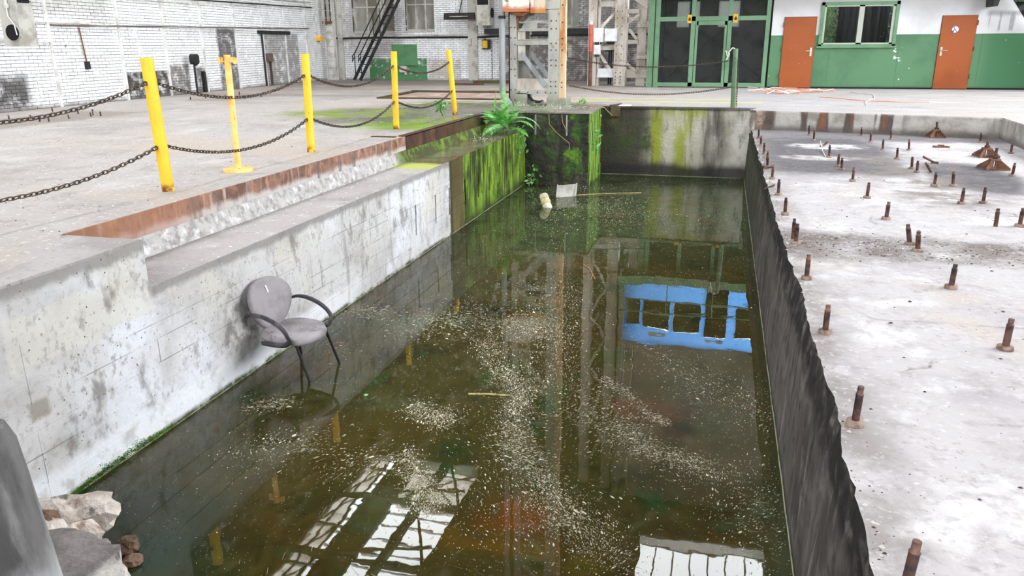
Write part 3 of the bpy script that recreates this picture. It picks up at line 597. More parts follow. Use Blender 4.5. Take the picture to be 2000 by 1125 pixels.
for (xa, ya), (xb, yb) in zip(RIM[:-1], RIM[1:]):
    d = Vector((xb-xa, yb-ya, 0)); n_ = Vector((-d.y, d.x, 0)).normalized(); N_ = max(2, int(d.length/.12))
    if n_.y < 0 and abs(n_.y) > .5: n_ = -n_
    if abs(n_.x) > .5 and n_.x < 0: n_ = -n_
    vs = []
    for i in range(N_+1):
        p = Vector((xa, ya, 0))+d*(i/N_)
        for z, k in ((SL-.05, 0), (SL+.1, .4), (SL+.22, .7), (-.02, 1), (.002, 1)):
            q = p+n_*(.008*mn.noise(Vector((i*.7, z*9, 3)))+ (.01 if z > -.01 else 0)-.02); vs.append((q.x, q.y, z))
    b.add(vs, [(i*5+k, i*5+k+1, (i+1)*5+k+1, (i+1)*5+k) for i in range(N_) for k in range(4)])
struct('wall_slab_rim', b, RIMM, 'rust-stained low rim wall around the machine slab')
# bottom and water
b = MB(); vs = []; X = [-3.95+.13*k for k in range(37)]; Yv = [1.2+.13*k for k in range(124)]
for y in Yv:
    for x in X:
        z = -1.86+.10*mn.noise(Vector((x*.9, y*.9, 2)))+.07*mn.noise(Vector((x*2.4, y*2.4, 5)))+.03*mn.noise(Vector((x*6, y*6, 9)))
        vs.append((x, y, z))
b.add(vs, [(i*37+k, i*37+k+1, (i+1)*37+k+1, (i+1)*37+k) for i in range(123) for k in range(36)], 0, True)
struct('floor_pool', b, SLUDGE, 'brown and green sludge on the bottom of the pit')
b = MB(); b.add([(-3.9, 1.15, W), (.62, 1.15, W), (.62, 17.2, W), (-3.9, 17.2, W)], [(0, 1, 2, 3)])
o = b.build('pool_water', WATER); tag(o, 'murky olive-brown water filling the long concrete pit', 'water', None, 'stuff')
b = MB(); b.box(-4.2, .9, .9, 1.15, -2.2, 0); struct('wall_pool_near', b, POOLL, 'near end wall of the pit')

b = MB(); rt = random.Random(6)
b.tube([(RX-.006+rt.uniform(-.002, .002), 1.2+.2*k, W+.004) for k in range(80)], .006, 5)
b.tube([(-3.843+rt.uniform(-.002, .002), 3.4+.2*k, W+.003) for k in range(61)], .005, 5); b.tube([(-2.5+.2*k, 17.112, W+.004) for k in range(16)], .008, 5)
struct('trim_10', b, plain('pale_scum_edge', (150, 150, 124), .7, 0, (96, 104, 70), 6), 'pale scum line where the water meets the pit walls')
# ------------------------------------------------------------------ left brick wall
LO = Vector((-14.5, 12, 0)); LD = Vector((-1.1, 17.5, 0)).normalized(); LN = Vector((LD.y, -LD.x, 0))
def FL(s, n, z): return LO+LD*s+LN*n+Vector((0, 0, z))
def brick_meshes(mat, L_, H_, T_, name):
    out = []
    for q in range(4):
        rr = random.Random(q); me = bpy.data.meshes.new(name)
        j = lambda: rr.uniform(-.003, .003)
        v = [(x+j(), y+j(), z+j()) for x, y, z in ((-L_/2,0,0),(L_/2,0,0),(L_/2,T_,0),(-L_/2,T_,0),(-L_/2,0,H_),(L_/2,0,H_),(L_/2,T_,H_),(-L_/2,T_,H_))]
        me.from_pydata(v, [], [(0,3,2,1),(4,5,6,7),(0,1,5,4),(1,2,6,5),(2,3,7,6),(3,0,4,7)]); me.materials.append(mat); me.update(); out.append(me)
    return out
b = MB(); b.box(-24, 18.2, -.25, 0, 0, 3.3, 0, FL); b.box(-24, 18.2, -.25, .0, 3.3, ROOF, 0, FL)
wl_ = struct('wall_left', b, [MORTAR], 'white painted brick wall on the left with steel framing')
BL, BH, PL, PH = .239, .0635, .252, .0745
bm_ = brick_meshes(BRICK, BL, BH, .016, 'brick')
cand = []
for row in range(43):
    z = .01+row*PH
    for k in range(-12, 72):
        s_ = k*PL+(.126 if row % 2 else 0)
        if not (-1.2 < s_ < 17.4): continue
        p = FL(s_, 0, z); q = p-CAMP; 
        u = 1000+FPX*q.dot(RT)/q.dot(FW); v = 562.5-FPX*q.dot(UP)/q.dot(FW)
        vis = -10 < u and -12 < v
        cand.append((0 if vis else 1, q.length, s_, z, p))
cand.sort(key=lambda t: (t[0], t[1]))
rest = MB(); rb = random.Random(2)
Mb = Matrix((( LD.x, LN.x, 0), (LD.y, LN.y, 0), (0, 0, 1))).to_4x4()
wl0 = LOC['wall_left']
for i, (vis, dd, s_, z, p) in enumerate(cand):
    t = rb.uniform(-.004, .003)
    if i < 290:
        o = bpy.data.objects.new('brick', rb.choice(bm_)); link(o); o.parent = wl_
        o.matrix_local = Matrix.Translation(p+LN*t-wl0) @ Mb
    else:
        rest.box(s_-BL/2, s_+BL/2, 0, .016+t, z, z+BH, 0, FL)
rest.build('bricks', BRICK, wl_, kind='stuff')
DARKPIPE = plain('brown_grey_pipe', (104, 94, 88), .6, 0, (150, 144, 138), 1.2)
# steel framing of the left wall
b = None
def fbar(s0, z0, s1, z1, wd=.07, dp=.045, name='frame_bar', mat=None):
    b = MB()
    if abs(s0-s1) < 1e-6: b.box(s0-wd/2, s0+wd/2, 0, dp, z0, z1, 0, FL)
    else:
        vs = [FL(s0, 0, z0), FL(s1, 0, z1)]
        b.beam(vs[0]+LN*dp*.6, vs[1]+LN*dp*.6, wd, dp*1.2, up=LN)
    return b.build(name, mat or BRICKP, wl_)
for s_ in (-1.2, .6, 2.85, 5.18, 7.0, 8.82, 10.68, 12.45, 14.05, 15.75): fbar(s_, 0, s_, 3.2)
fbar(-1, 2.50, 5.18, 2.50); fbar(5.18, 2.47, 17.2, 2.72); fbar(-1, 1.43, 2.9, 1.44, .06); fbar(1.6, 1.86, 4.2, 1.85, .05)
for z, c in ((1.83, DARKPIPE), (2.60, BLACK), (2.78, DIRTW)):
    b = MB(); b.tube([FL((2.9 if z < 2 else 5.5)+k*(1.45 if z < 2 else 1.2), .07+.008*rb.uniform(-1, 1), z-.05+.006*rb.uniform(-1, 1)+k*.018) for k in range(10)], .022, 6); b.build('conduit', c, wl_)
b = MB(); b.box(12.1, 14.35, .0, .09, 1.70, 1.82, 0, FL)
for k in range(9): b.lathe(FL(12.3+k*.24, .09, 1.76), [(.018, 0), (.012, .012)], 6, F=lambda q: LD*q.x+LN*q.z+Vector((0, 0, q.y)))
b.build('lintel', BLACK, wl_)
# ------------------------------------------------------------------ back brick wall
YB = 29.5
def XB(u, v=100): return PY(u, v, YB).x
opens = [(PY(690, 60, YB).x, PY(771, 60, YB).x, 1.80, 5.2), (PY(793, 60, YB).x, PY(849, 60, YB).x, 1.86, 5.2), (PY(1100, 60, YB).x, PY(1131, 60, YB).x, 1.95, 5.2)]
cols = [(-15.9, opens[0][0]), (opens[0][1], opens[1][0]), (opens[1][1], opens[2][0]), (opens[2][1], -2.3)]
b = MB()
for a, c in cols: b.box(a, c, YB, YB+.3, 0, ROOF)
for x0, x1, z0, z1 in opens: b.box(x0, x1, YB, YB+.3, 0, z0); b.box(x0, x1, YB, YB+.3, z1, ROOF); b.box(x0, x1, YB+.28, YB+.3, z0, z1)
wb = struct('wall_back', b, [MORTAR], 'white painted brick back wall with tall grimy windows')
rest = MB()
def hid(x, z): return any(x0-.05 < x < x1+.05 and z0-.03 < z < z1 for x0, x1, z0, z1 in opens)
for row in range(46):
    z = .01+row*PH; x = -15.6+(.126 if row % 2 else 0)
    while x < -2.4:
        xa, xb = x-BL/2, x+BL/2
        for x0, x1, z0, z1 in opens:
            if z0-.03 < z < z1:
                if x0 <= xa and xb <= x1: xa = xb
                elif xa < x0 < xb: xb = x0
                elif xa < x1 < xb: xa = x1
        if xb-xa > .02:
            rest.box(xa, xb, YB-.014-rb.uniform(0, .004), YB, z, z+BH)
        x += PL
rest.build('bricks', BRICK, wb, kind='stuff')
for u0, u1, mat in ((633, 660, BRICKP), (664, 673, DIRTW), (916, 934, DIRTW)):   # pilasters and wall posts
    b = MB(); b.box(XB(u0), XB(u1), YB-.10, YB, 0, 3.4); b.build('pilaster', mat, wb)
for z in (1.66, 1.60):
    b = MB(); b.tube([(-15.5+k*.8, YB-.07, z+.01*rb.uniform(-1, 1)+(.03 if k > 8 else 0)) for k in range(17)], .03, 6); b.build('conduit', DIRTW if z > 1.62 else BLACK, wb)
b = MB(); b.box(PY(1040, 60, YB).x, PY(1150, 60, YB).x, YB-.12, YB, 1.66, 1.86); b.build('sill', BLACK, wb)
for k, (x0, x1, z0, z1) in enumerate(opens):
    b = MB(); fr_ = .05
    nbar = 3 if k < 2 else 2
    for i in range(nbar+1):
        x = x0+(x1-x0)*i/nbar; b.box(x-.03, x+.03, YB+.12, YB+.17, z0, z1)
    for z in (z0+.03, z0+.95, z0+1.9, z1-.03): b.box(x0, x1, YB+.11, YB+.16, z-.025, z+.025)
    wn = struct(f'window_{k+2}', b, [DIRTW], ['tall grimy window behind the black staircase', 'tall grimy window right of the black staircase', 'tall narrow grimy window behind the riveted column'][k])
    for i in range(nbar):
        for j, (za, zb_) in enumerate(((z0, z0+.95), (z0+.95, z0+1.9), (z0+1.9, z1))):
            b = MB(); b.box(x0+(x1-x0)*i/nbar+.03, x0+(x1-x0)*(i+1)/nbar-.03, YB+.13, YB+.14, za+.03, zb_-.03); b.build('pane', GRIME, wn)
    b = MB(); b.box(x0, x1, YB-.04, YB+.2, z0-.05, z0); b.build('window_sill', DIRTW, wn)

# ------------------------------------------------------------------ green and white front with doors, window and mesh gate
YG = 25.4
b = MB(); D1 = (1.60, 2.51, 2.04); D2 = (5.83, 6.74, 2.02); WN = (2.60, 4.69, 1.20, 2.43)
for x0, x1, z0, z1 in ((1.26, D1[0], 0, 3.1), (D1[0], D1[1], D1[2], 3.1), (D1[1], WN[0], 0, 3.1), (WN[0], WN[1], 0, WN[2]), (WN[0], WN[1], WN[3], 3.1), (WN[1], D2[0], 0, 3.1), (D2[0], D2[1], D2[2], 3.1), (D2[1], 14, 0, 3.1)):
    b.box(x0, x1, YG, YG+.12, z0, z1)
wf = struct('wall_front', b, [WALLP], 'office wall painted white above and green below')
for x0 in (2.95, 4.82, 6.95):          # board joints
    b = MB(); b.box(x0-.015, x0+.015, YG-.006, YG, .05, 1.2 if x0 < 4 else 1.52); b.build('cover_strip', WALLP, wf)
b = MB(); b.box(1.28, 14, YG-.006, YG+.1, 0, .045); struct('foot_gap_shade', b, DARK, 'dark strip imitating a shaded gap at the foot of the green wall')  # solid dark strip painted for the shaded gap at the wall foot
def door(name, d, hinge_left, label):
    x0, x1, z1 = d; b = MB(); b.box(x0+.012, x1-.012, YG-.035, YG+.03, .02, z1-.012); 
    dr = struct(name, b, ORANGE, label)
    b = MB()
    for bx in ((x0-.0, x0+.012), (x1-.012, x1+.0)): b.box(bx[0], bx[1], YG-.02, YG+.08, 0, z1)
    b.box(x0, x1, YG-.02, YG+.08, z1-.012, z1); b.build('door_frame', RUST, dr)
    hx = x0+.02 if hinge_left else x1-.02
    for z in (.3, 1.05, 1.75):
        b = MB(); b.tube([(hx-.025 if hinge_left else hx+.025, YG-.045, z), (hx-.025 if hinge_left else hx+.025, YG-.045, z+.13)], .018, 8); b.build('hinge', RUST, dr)
    lx = x1-.09 if hinge_left else x0+.09; sg = -1 if hinge_left else 1
    b = MB(); b.box(lx-.025, lx+.025, YG-.047, YG-.035, .93, 1.17); b.build('handle_plate', CHROME, dr)
    b = MB(); b.tube([(lx, YG-.04, 1.08), (lx, YG-.085, 1.08), (lx+sg*.05, YG-.095, 1.08), (lx+sg*.15, YG-.09, 1.075)], .011, 8); b.build('door_handle', CHROME, dr)
    return dr
door('door_1', D1, True, 'orange door between the mesh gate and the window'); d2 = door('door_2', D2, False, 'orange door with a round no-smoking sign, right of the window')
# no-smoking sign
t = thing('no_smoking_sign', 'round white no-smoking sign with purple rim on the right orange door', 'sign', (6.19, YG-.037, 1.55))
FS = lambda q: Vector((q.x, -q.z, q.y))
c0 = Vector((6.20, YG-.036, 1.64))
b = MB(); b.lathe(c0, [(.105, 0), (.105, .004)], 28, F=FS); b.build('disc', plain('white_sign', (236, 234, 240), .5), t)
PUR = plain('purple_sign_ink', (96, 70, 110), .5)
b = MB(); b.tube([c0+Vector((.095*math.cos(a), -.006, .095*math.sin(a))) for a in [2*math.pi*k/28 for k in range(28)]], .009, 6, closed=True); b.build('rim', PUR, t)
b = MB(); b.beam(c0+Vector((-.05, -.007, .07)), c0+Vector((.05, -.007, -.07)), .016, .006, up=(0, -1, 0)); b.build('slash', PUR, t)
b = MB(); b.beam(c0+Vector((-.055, -.006, -.032)), c0+Vector((-.01, -.006, .0)), .016, .005, up=(0, -1, 0)); b.lathe(c0+Vector((-.05, -.004, -.045)), [(.02, 0), (.02, .004)], 10, F=FS); b.build('cigarette_mark', plain('black_sign_ink', (30, 28, 32), .5), t)
# window_1
b = MB(); x0, x1, z0, z1 = WN; f = .09
b.box(x0, x0+f, YG-.05, YG+.1, z0, z1); b.box(x1-f, x1, YG-.05, YG+.1, z0, z1); b.box(x0, x1, YG-.05, YG+.1, z0, z0+.06); b.box(x0, x1, YG-.05, YG+.1, z1-f, z1); b.box(x0-.04, x1+.03, YG-.08, YG, z0-.04, z0+.01)
wn = struct('window_1', b, [GREEN], 'two-light office window in a green frame')
b = MB(); xm = 3.70
for q in ((x0+f, x0+f+.05), (xm-.07, xm+.07), (x1-f-.08, x1-f)): b.box(q[0], q[1], YG-.02, YG+.06, z0+.06, z1-f)
b.box(x0+f, x1-f, YG-.02, YG+.06, z0+.06, z0+.10); b.box(x0+f, x1-f, YG-.02, YG+.06, z1-f-.04, z1-f); b.build('sash', plain('grey_green_sash', (176, 184, 170), .5), wn)
for a, c in ((x0+f+.05, xm-.07), (xm+.07, x1-f-.08)):
    b = MB(); b.box(a, c, YG+.015, YG+.021, z0+.1, z1-f-.04); b.build('pane', GLASS, wn)
# office room behind the window, left roofless so daylight reaches the stand-in leaves
b = MB(); b.box(1.3, 5.5, YG+2.6, YG+2.7, 0, 3.1); b.box(5.4, 5.5, YG+.12, YG+2.6, 0, 3.1); b.box(1.3, 1.36, YG+.12, YG+2.6, 0, 3.1)
struct('wall_office_back', b, plain('dim_office_wall', (70, 72, 70), .9), 'dim wall inside the office')
def curtain(xa, xb, yy, label):
    vs = []; n = 40; 
    for i in range(n+1):
        t_ = i/n; x = xa+(xb-xa)*t_; yv = yy+.04*math.sin(t_*(xb-xa)*40)+.02*math.sin(t_*17)
        vs += [(x, yv, 1.0), (x+.02*math.sin(i), yv, 2.55)]
    b = MB(); b.add(vs, [(2*i, 2*i+2, 2*i+3, 2*i+1) for i in range(n)], 0, True)
    return single('curtain', b, CURT, label, 'curtain')
curtain(3.12, 3.64, YG+.35, 'dark curtain behind the left light of the office window'); curtain(3.75, 4.5, YG+.45, 'wide dark curtain behind the right light of the office window')
tr_ = thing('reflected_foliage', 'leaves behind the office window standing in for reflected green foliage', 'tree', (3.0, YG+1.3, 0))  # added tree behind the glass imitates foliage mirrored in the panes
lf = MB(); rl = random.Random(5)
for i in range(1500):
    right = i > 1150
    c = Vector(((4.45+rl.gauss(0, .12)) if right else 2.86+rl.gauss(0, .2), YG+1.1+rl.gauss(0, .25), 1.25+rl.random()*1.3)); a = rl.uniform(0, 6.28); l = rl.uniform(.03, .06)
    d = Vector((math.cos(a), rl.uniform(-.6, .6), math.sin(a)))*l; e = Vector((-math.sin(a), rl.uniform(-.6, .6), math.cos(a)))*l*.5
    lf.add([c-d, c+e, c+d, c-e], [(0, 1, 2, 3)])
lf.build('foliage', LEAF, tr_, kind='stuff')
b = MB(); b.tube([(2.9, YG+1.2, 0), (2.87, YG+1.2, 1.0), (2.9, YG+1.15, 2.4)], [.06, .05, .02], 8); b.tube([(2.9, YG+1.2, .9), (3.7, YG+1.2, 1.4), (4.4, YG+1.1, 2.3)], [.04, .03, .02], 8); b.build('trunk', STEM, tr_)

# mesh gate
t = thing('mesh_gate', 'green-framed wire mesh gate screening the dark bay', 'gate', (-.5, YG, 0))
for x0, x1 in ((-2.17, -2.03), (1.08, 1.20)): b = MB(); b.box(x0, x1, YG-.05, YG+.05, 0, 3.1); b.build('gate_post', GREEN, t)
for x0, x1 in ((-1.10, -.97), (-.01, .11)): b = MB(); b.box(x0, x1, YG-.045, YG+.045, .02, 3.1); b.build('mullion', GREEN, t)
b = MB(); b.box(-2.03, 1.08, YG-.045, YG+.045, 1.96, 2.09); b.build('cross_rail', GREEN, t)
b = MB(); b.box(-2.03, 1.08, YG-.045, YG+.045, .03, .15); b.build('bottom_rail', GREEN, t)
b = MB(); b.box(-.93, -.03, YG-.055, YG-.04, 1.84, 1.95); b.box(-.95, -.88, YG-.055, YG-.04, .1, 1.95); b.box(-.1, -.03, YG-.055, YG-.04, .1, 1.95); b.build('leaf_frame', GREEN, t)
for a, c, z0, z1 in ((-2.03, -1.10, .15, 1.96), (-.97, -.01, .15, 1.96), (.11, 1.08, .15, 1.96), (-2.03, -1.10, 2.09, 3.1), (-.97, -.01, 2.09, 3.1), (.11, 1.08, 2.09, 3.1)):
    b = MB(); x = a
    while x < c: b.box(x-.0025, x+.0025, YG+.0, YG+.005, z0, z1); x += .05
    z = z0
    while z < z1: b.box(a, c, YG+.005, YG+.01, z-.0025, z+.0025); z += .05
    b.build('wire_mesh', plain('mesh_wire', (78, 82, 80), .6) if a < -2 and z0 < 1 else bpy.data.materials['mesh_wire'], t, kind='stuff')
b = MB(); b.box(-2.36, -2.20, YG-.06, YG+.1, 0, 3.1); single('door_jamb', b, GREEN, 'pale green upright post left of the mesh gate', 'post')
for x, lab in ((-1.15, 'left of the two small orange warning signs on the mesh gate'), (.20, 'right of the two small orange warning signs on the mesh gate')):
    q = thing('warning_sign', lab, 'sign', (x, YG-.056, 1.94), 'orange warning signs on the gate')
    b = MB(); b.box(x-.065, x+.065, YG-.062, YG-.056, 1.90, 2.14); b.build('plate', SIGNY, q)
    b = MB(); b.add([(x+a*.045, YG-.0635, 2.03+c*.06) for a, c in ((-.75, -1), (.75, -1), (1, -.3), (.5, .3), (0, 1), (-.45, .35), (-1, -.3))], [(0, 1, 2, 3, 4, 5, 6)]); b.build('flame_mark', BLACK, q)
# dark bay behind the gate
DB = plain('dark_bay_wall', (104, 102, 101), .9, 0, (76, 74, 74), 2)
b = MB(); yb2 = 29.0
wx = ((-1.75, -1.32), (-1.25, -.98), (-.35, .35))
b.box(-2.2, 1.3, yb2, yb2+.1, 0, 1.85); b.box(-2.2, 1.3, yb2, yb2+.1, 2.7, 3.1); b.box(-2.25, -2.15, YG+.1, yb2, 0, 3.1); b.box(1.27, 1.33, YG+.12, yb2, 0, 3.1); b.box(-2.2, 1.3, YG, yb2, 3.05, 3.1)
xx = [-2.2]+[q for p in wx for q in p]+[1.3]
for i in range(0, len(xx), 2): b.box(xx[i], xx[i+1], yb2, yb2+.1, 1.85, 2.7)
struct('wall_bay', b, DB, 'dark walls of the bay behind the mesh gate')
for k, p in enumerate(wx):
    b = MB(); b.add([(p[0], yb2+.05, 1.85), (p[1], yb2+.05, 1.85), (p[1], yb2+.05, 2.7), (p[0], yb2+.05, 2.7)], [(0, 1, 2, 3)])
    M = Mat('milky_pane', (190, 196, 186), .5); trn = M.N.new('ShaderNodeBsdfTranslucent'); trn.inputs[0].default_value = (.020, .022, .019, 1); M.L.new(trn.outputs[0], M.N['Material Output'].inputs[0])
    struct(f'window_{k+5}', b, M.m, 'milky pane at the back of the dark bay')
b = MB(); b.beam((-1.9, 28.6, .2), (.2, 28.6, 2.1), .07, .05); b.build('brace', BLACK, bpy.data.objects['wall_bay']); b = MB(); b.beam((-1.2, 28.5, 1.95), (1.1, 28.5, .25), .07, .05); b.build('brace', BLACK, bpy.data.objects['wall_bay'])

# ------------------------------------------------------------------ upper front, walkway, roof (seen only in the water)
b = MB(); YW = YG+.05
wins = [(-2.66, -2.25, 4.18, 5.12), (-2.13, -1.24, 4.2, 5.15), (-1.10, -.22, 4.2, 5.2), (-.05, .66, 3.55, 5.3), (.95, 1.75, 4.2, 5.3)]
xs = sorted(set([-2.80, 3.2]+[q for w_ in wins for q in w_[:2]])); 
for xa, xb in zip(xs[:-1], xs[1:]):
    wz = [w_ for w_ in wins if w_[0] <= xa+1e-6 and w_[1] >= xb-1e-6]
    for za, zb_ in (((3.45, wz[0][2]), (wz[0][3], 5.78)) if wz else ((3.45, 5.78),)): b.add([(xa, YW, za), (xb, YW, za), (xb, YW, zb_), (xa, YW, zb_)], [(0, 1, 2, 3)])
up = thing('upper_office_front', 'bright blue translucent upper front with dark panes, mirrored in the water', 'office front', (0, YW, 3.45))
b.build('blue_front', BLUE, up)
for w_ in wins: b = MB(); b.box(w_[0], w_[1], YW+.06, YW+.08, w_[2], w_[3]); b.build('pane', GLASSD, up)
for xa, z in ((-1.95, 5.42), (-.0, 5.50)): b = MB(); b.box(xa, xa+.6, YW-.03, YW, z-.05, z+.05); b.build('vent_slot', DIRTW, up)
b = MB(); b.box(-2.78, 14, YW-.05, YW+.15, 5.78, 5.86); b.box(3.2, 14, YW, YW+.1, 3.1, 5.8); b.box(-2.4, 14, YW+.0, YW+.15, 5.86, ROOF); b.box(-2.78, 14, YW, YW+.12, 3.1, 3.45); b.box(-2.98, -2.82, YW, YB, 3.1, ROOF)
struct('wall_upper', b, CONCUP, 'plain grey wall above the blue upper front')
t = thing('walkway', 'green-edged gallery walkway with thin railing above the mesh gate', 'walkway', (0, 24.6, 3.1))
b = MB(); b.box(-2.85, 7.3, 24.3, YG, 3.12, 3.2); b.build('deck', ROOFM, t)
b = MB(); b.box(-2.9, 7.3, 24.24, 24.3, 3.02, 3.26); b.build('edge_beam', GREEN, t)
for z in (3.75, 4.2): b = MB(); b.tube([(-2.85, 24.27, z), (7.2, 24.27, z)], .03, 6); b.build('rail', GREEN, t)
for x in (-2.7, -1.3, .15, 1.6, 3.0, 4.5, 6): b = MB(); b.tube([(x, 24.27, 3.2), (x, 24.27, 4.2)], .02, 6); b.build('rail_post', GREEN, t)
# stairs at the top right
t = thing('green_staircase', 'green steel staircase coming down at the top right corner', 'staircase', (8.3, 24.6, 0))
A, Bq = Vector((7.1, 24.2, 3.05)), Vector((9.3, 24.2, 0.05))
for yy in (24.2, 25.1): b = MB(); b.beam((A.x, yy, A.z), (Bq.x, yy, Bq.z), .05, .2, up=(0, 1, 0)) if False else b.beam((A.x, yy, A.z), (Bq.x, yy, Bq.z), .05, .22); b.build('stringer', BLACK, t)
for k in range(1, 13):
    p = A+(Bq-A)*(k/13); b = MB(); b.box(p.x-.05, p.x+.2, 24.2, 25.1, p.z-.03, p.z); b.build('tread', GREEN, t)
b = MB(); q = PY(1938, 0, 25.1); b.prism([(q.x-.10, 2.9), (q.x+.18, 2.9), (q.x+.05, 2.22), (q.x-.05, 2.22)], 24.7, YG, F=lambda a, z, y: (a, y, z)); single('wall_bracket', b, BLACK, 'black bracket hanging under the gallery near the right door', 'bracket')

# roof with skylights
b = MB()
xs = sorted(set([-17, 14]+[q for s in SKYLIGHTS for q in s[:2]]))
for xa, xb in zip(xs[:-1], xs[1:]):
    sk = [s for s in SKYLIGHTS if s[0] <= xa+1e-6 and s[1] >= xb-1e-6]
    if sk: b.box(xa, xb, -9.2, sk[0][2], ROOF, ROOF+.15); b.box(xa, xb, sk[0][3], 30, ROOF, ROOF+.15)
    else: b.box(xa, xb, -9.2, 30, ROOF, ROOF+.15)
ce = struct('ceiling', b, ROOFM, 'dark boarded hall roof with long skylights')
def cb(name, p, q, w_, h_, mat): 
    b = MB(); b.beam(p, q, w_, h_); b.build(name, mat, ce)
for x0, x1, y0, y1 in SKYLIGHTS:
    if x1-x0 < 1: continue
    y = y0+.6
    while y < y1:
        cb('glazing_bar', (x0, y, ROOF+.2), (x1, y, ROOF+.2), .05, .08, DIRTW); y += .8 if x0 < -5 else 99
    x = x0+.55
    while x < x1 and x0 > -5: cb('glazing_bar', (x, y0, ROOF+.2), (x, y1, ROOF+.2), .05, .08, DIRTW); x += .58
    cb('kerb_beam', (x0, y1, ROOF-.12), (x1, y1, ROOF-.12), .12, .35, GABLE)
for y in (11.5, 15.3, 18.9, 22.4): cb('truss_chord', (-13.2, y, ROOF-.5), (-8, y, ROOF-.5), .16, .2, ROOFM); cb('truss_brace', (-11.8, y, ROOF-.5), (-8.4, y+1.8, ROOF-.1), .1, .1, ROOFM); cb('truss_brace', (-9.6, y+3.6, ROOF-.2), (-8.0, y, ROOF-.4), .1, .1, ROOFM)
cb('truss_chord', (-9.6, 8, ROOF-.5), (-9.45, 26, ROOF-.5), .25, .28, ROOFM)
for q in ((-10.8, -8.35, 22.9, 25.6), (-12.95, -12.12, 2.0, 25.8)):
    b = MB(); b.add([(q[0], q[2], ROOF+.12), (q[1], q[2], ROOF+.12), (q[1], q[3], ROOF+.12), (q[0], q[3], ROOF+.12)], [(0, 1, 2, 3)]); b.build('dirty_glazing', DGLAZE, ce)
for p, q in (((-10.8, 22.9, 12), (-8.3, 25.6, 12)), ((-10.8, 25.6, 12), (-8.3, 22.9, 12)), ((-10.8, 22.9, 12), (-8.3, 22.9, 12)), ((-9.6, 22.9, 12), (-9.6, 25.6, 12)), ((-10.8, 25.1, 12), (-8.3, 25.1, 12))): cb('gable_brace', p, q, .09, .06, DIRTW)
cb('girder_chord', (-12.9, 2, ROOF), (-12.9, 26, ROOF), .14, .1, GABLE); cb('girder_chord', (-12.55, 2, ROOF), (-12.55, 26, ROOF), .06, .06, DIRTW); cb('girder_chord', (-12.12, 2, ROOF), (-12.12, 26, ROOF), .07, .06, ROOFM)
for k in range(12): cb('girder_post', (-12.95, 3+k*2, ROOF), (-11.9, 3+k*2, ROOF), .12, .1, DIRTW); cb('girder_brace', (-12.95, 3+k*2, ROOF), (-12.1, 5+k*2, ROOF), .06, .06, DIRTW)
# remaining hall walls
b = MB(); g = GLAZED
b.box(-17, 14, -9.2, -9.0, 0, g[2]); b.box(-17, 14, -9.2, -9.0, g[3], ROOF); b.box(-17, g[0], -9.2, -9, g[2], g[3]); b.box(g[1], 14, -9.2, -9, g[2], g[3])
wn_ = struct('wall_near', b, CONCUP, 'hall wall behind the viewer with a long window band')
for k in range(11):
    x = g[0]+(g[1]-g[0])*k/10; b = MB(); b.box(x-.05, x+.05, -9.15, -9.05, g[2], g[3]); b.build('window_bar', DIRTW, wn_)
b = MB(); g = GLAZED_R
b.box(14, 14.2, -9.2, 30, 0, g[2]); b.box(14, 14.2, -9.2, 30, g[3], ROOF); b.box(14, 14.2, -9.2, g[0], g[2], g[3]); b.box(14, 14.2, g[1], 30, g[2], g[3])
wr_ = struct('wall_right', b, CONCUP, 'right wall of the hall with a long window band')
for k in range(15):
    y = g[0]+(g[1]-g[0])*k/14; b = MB(); b.box(14.05, 14.15, y-.05, y+.05, g[2], g[3]); b.build('window_bar', DIRTW, wr_)
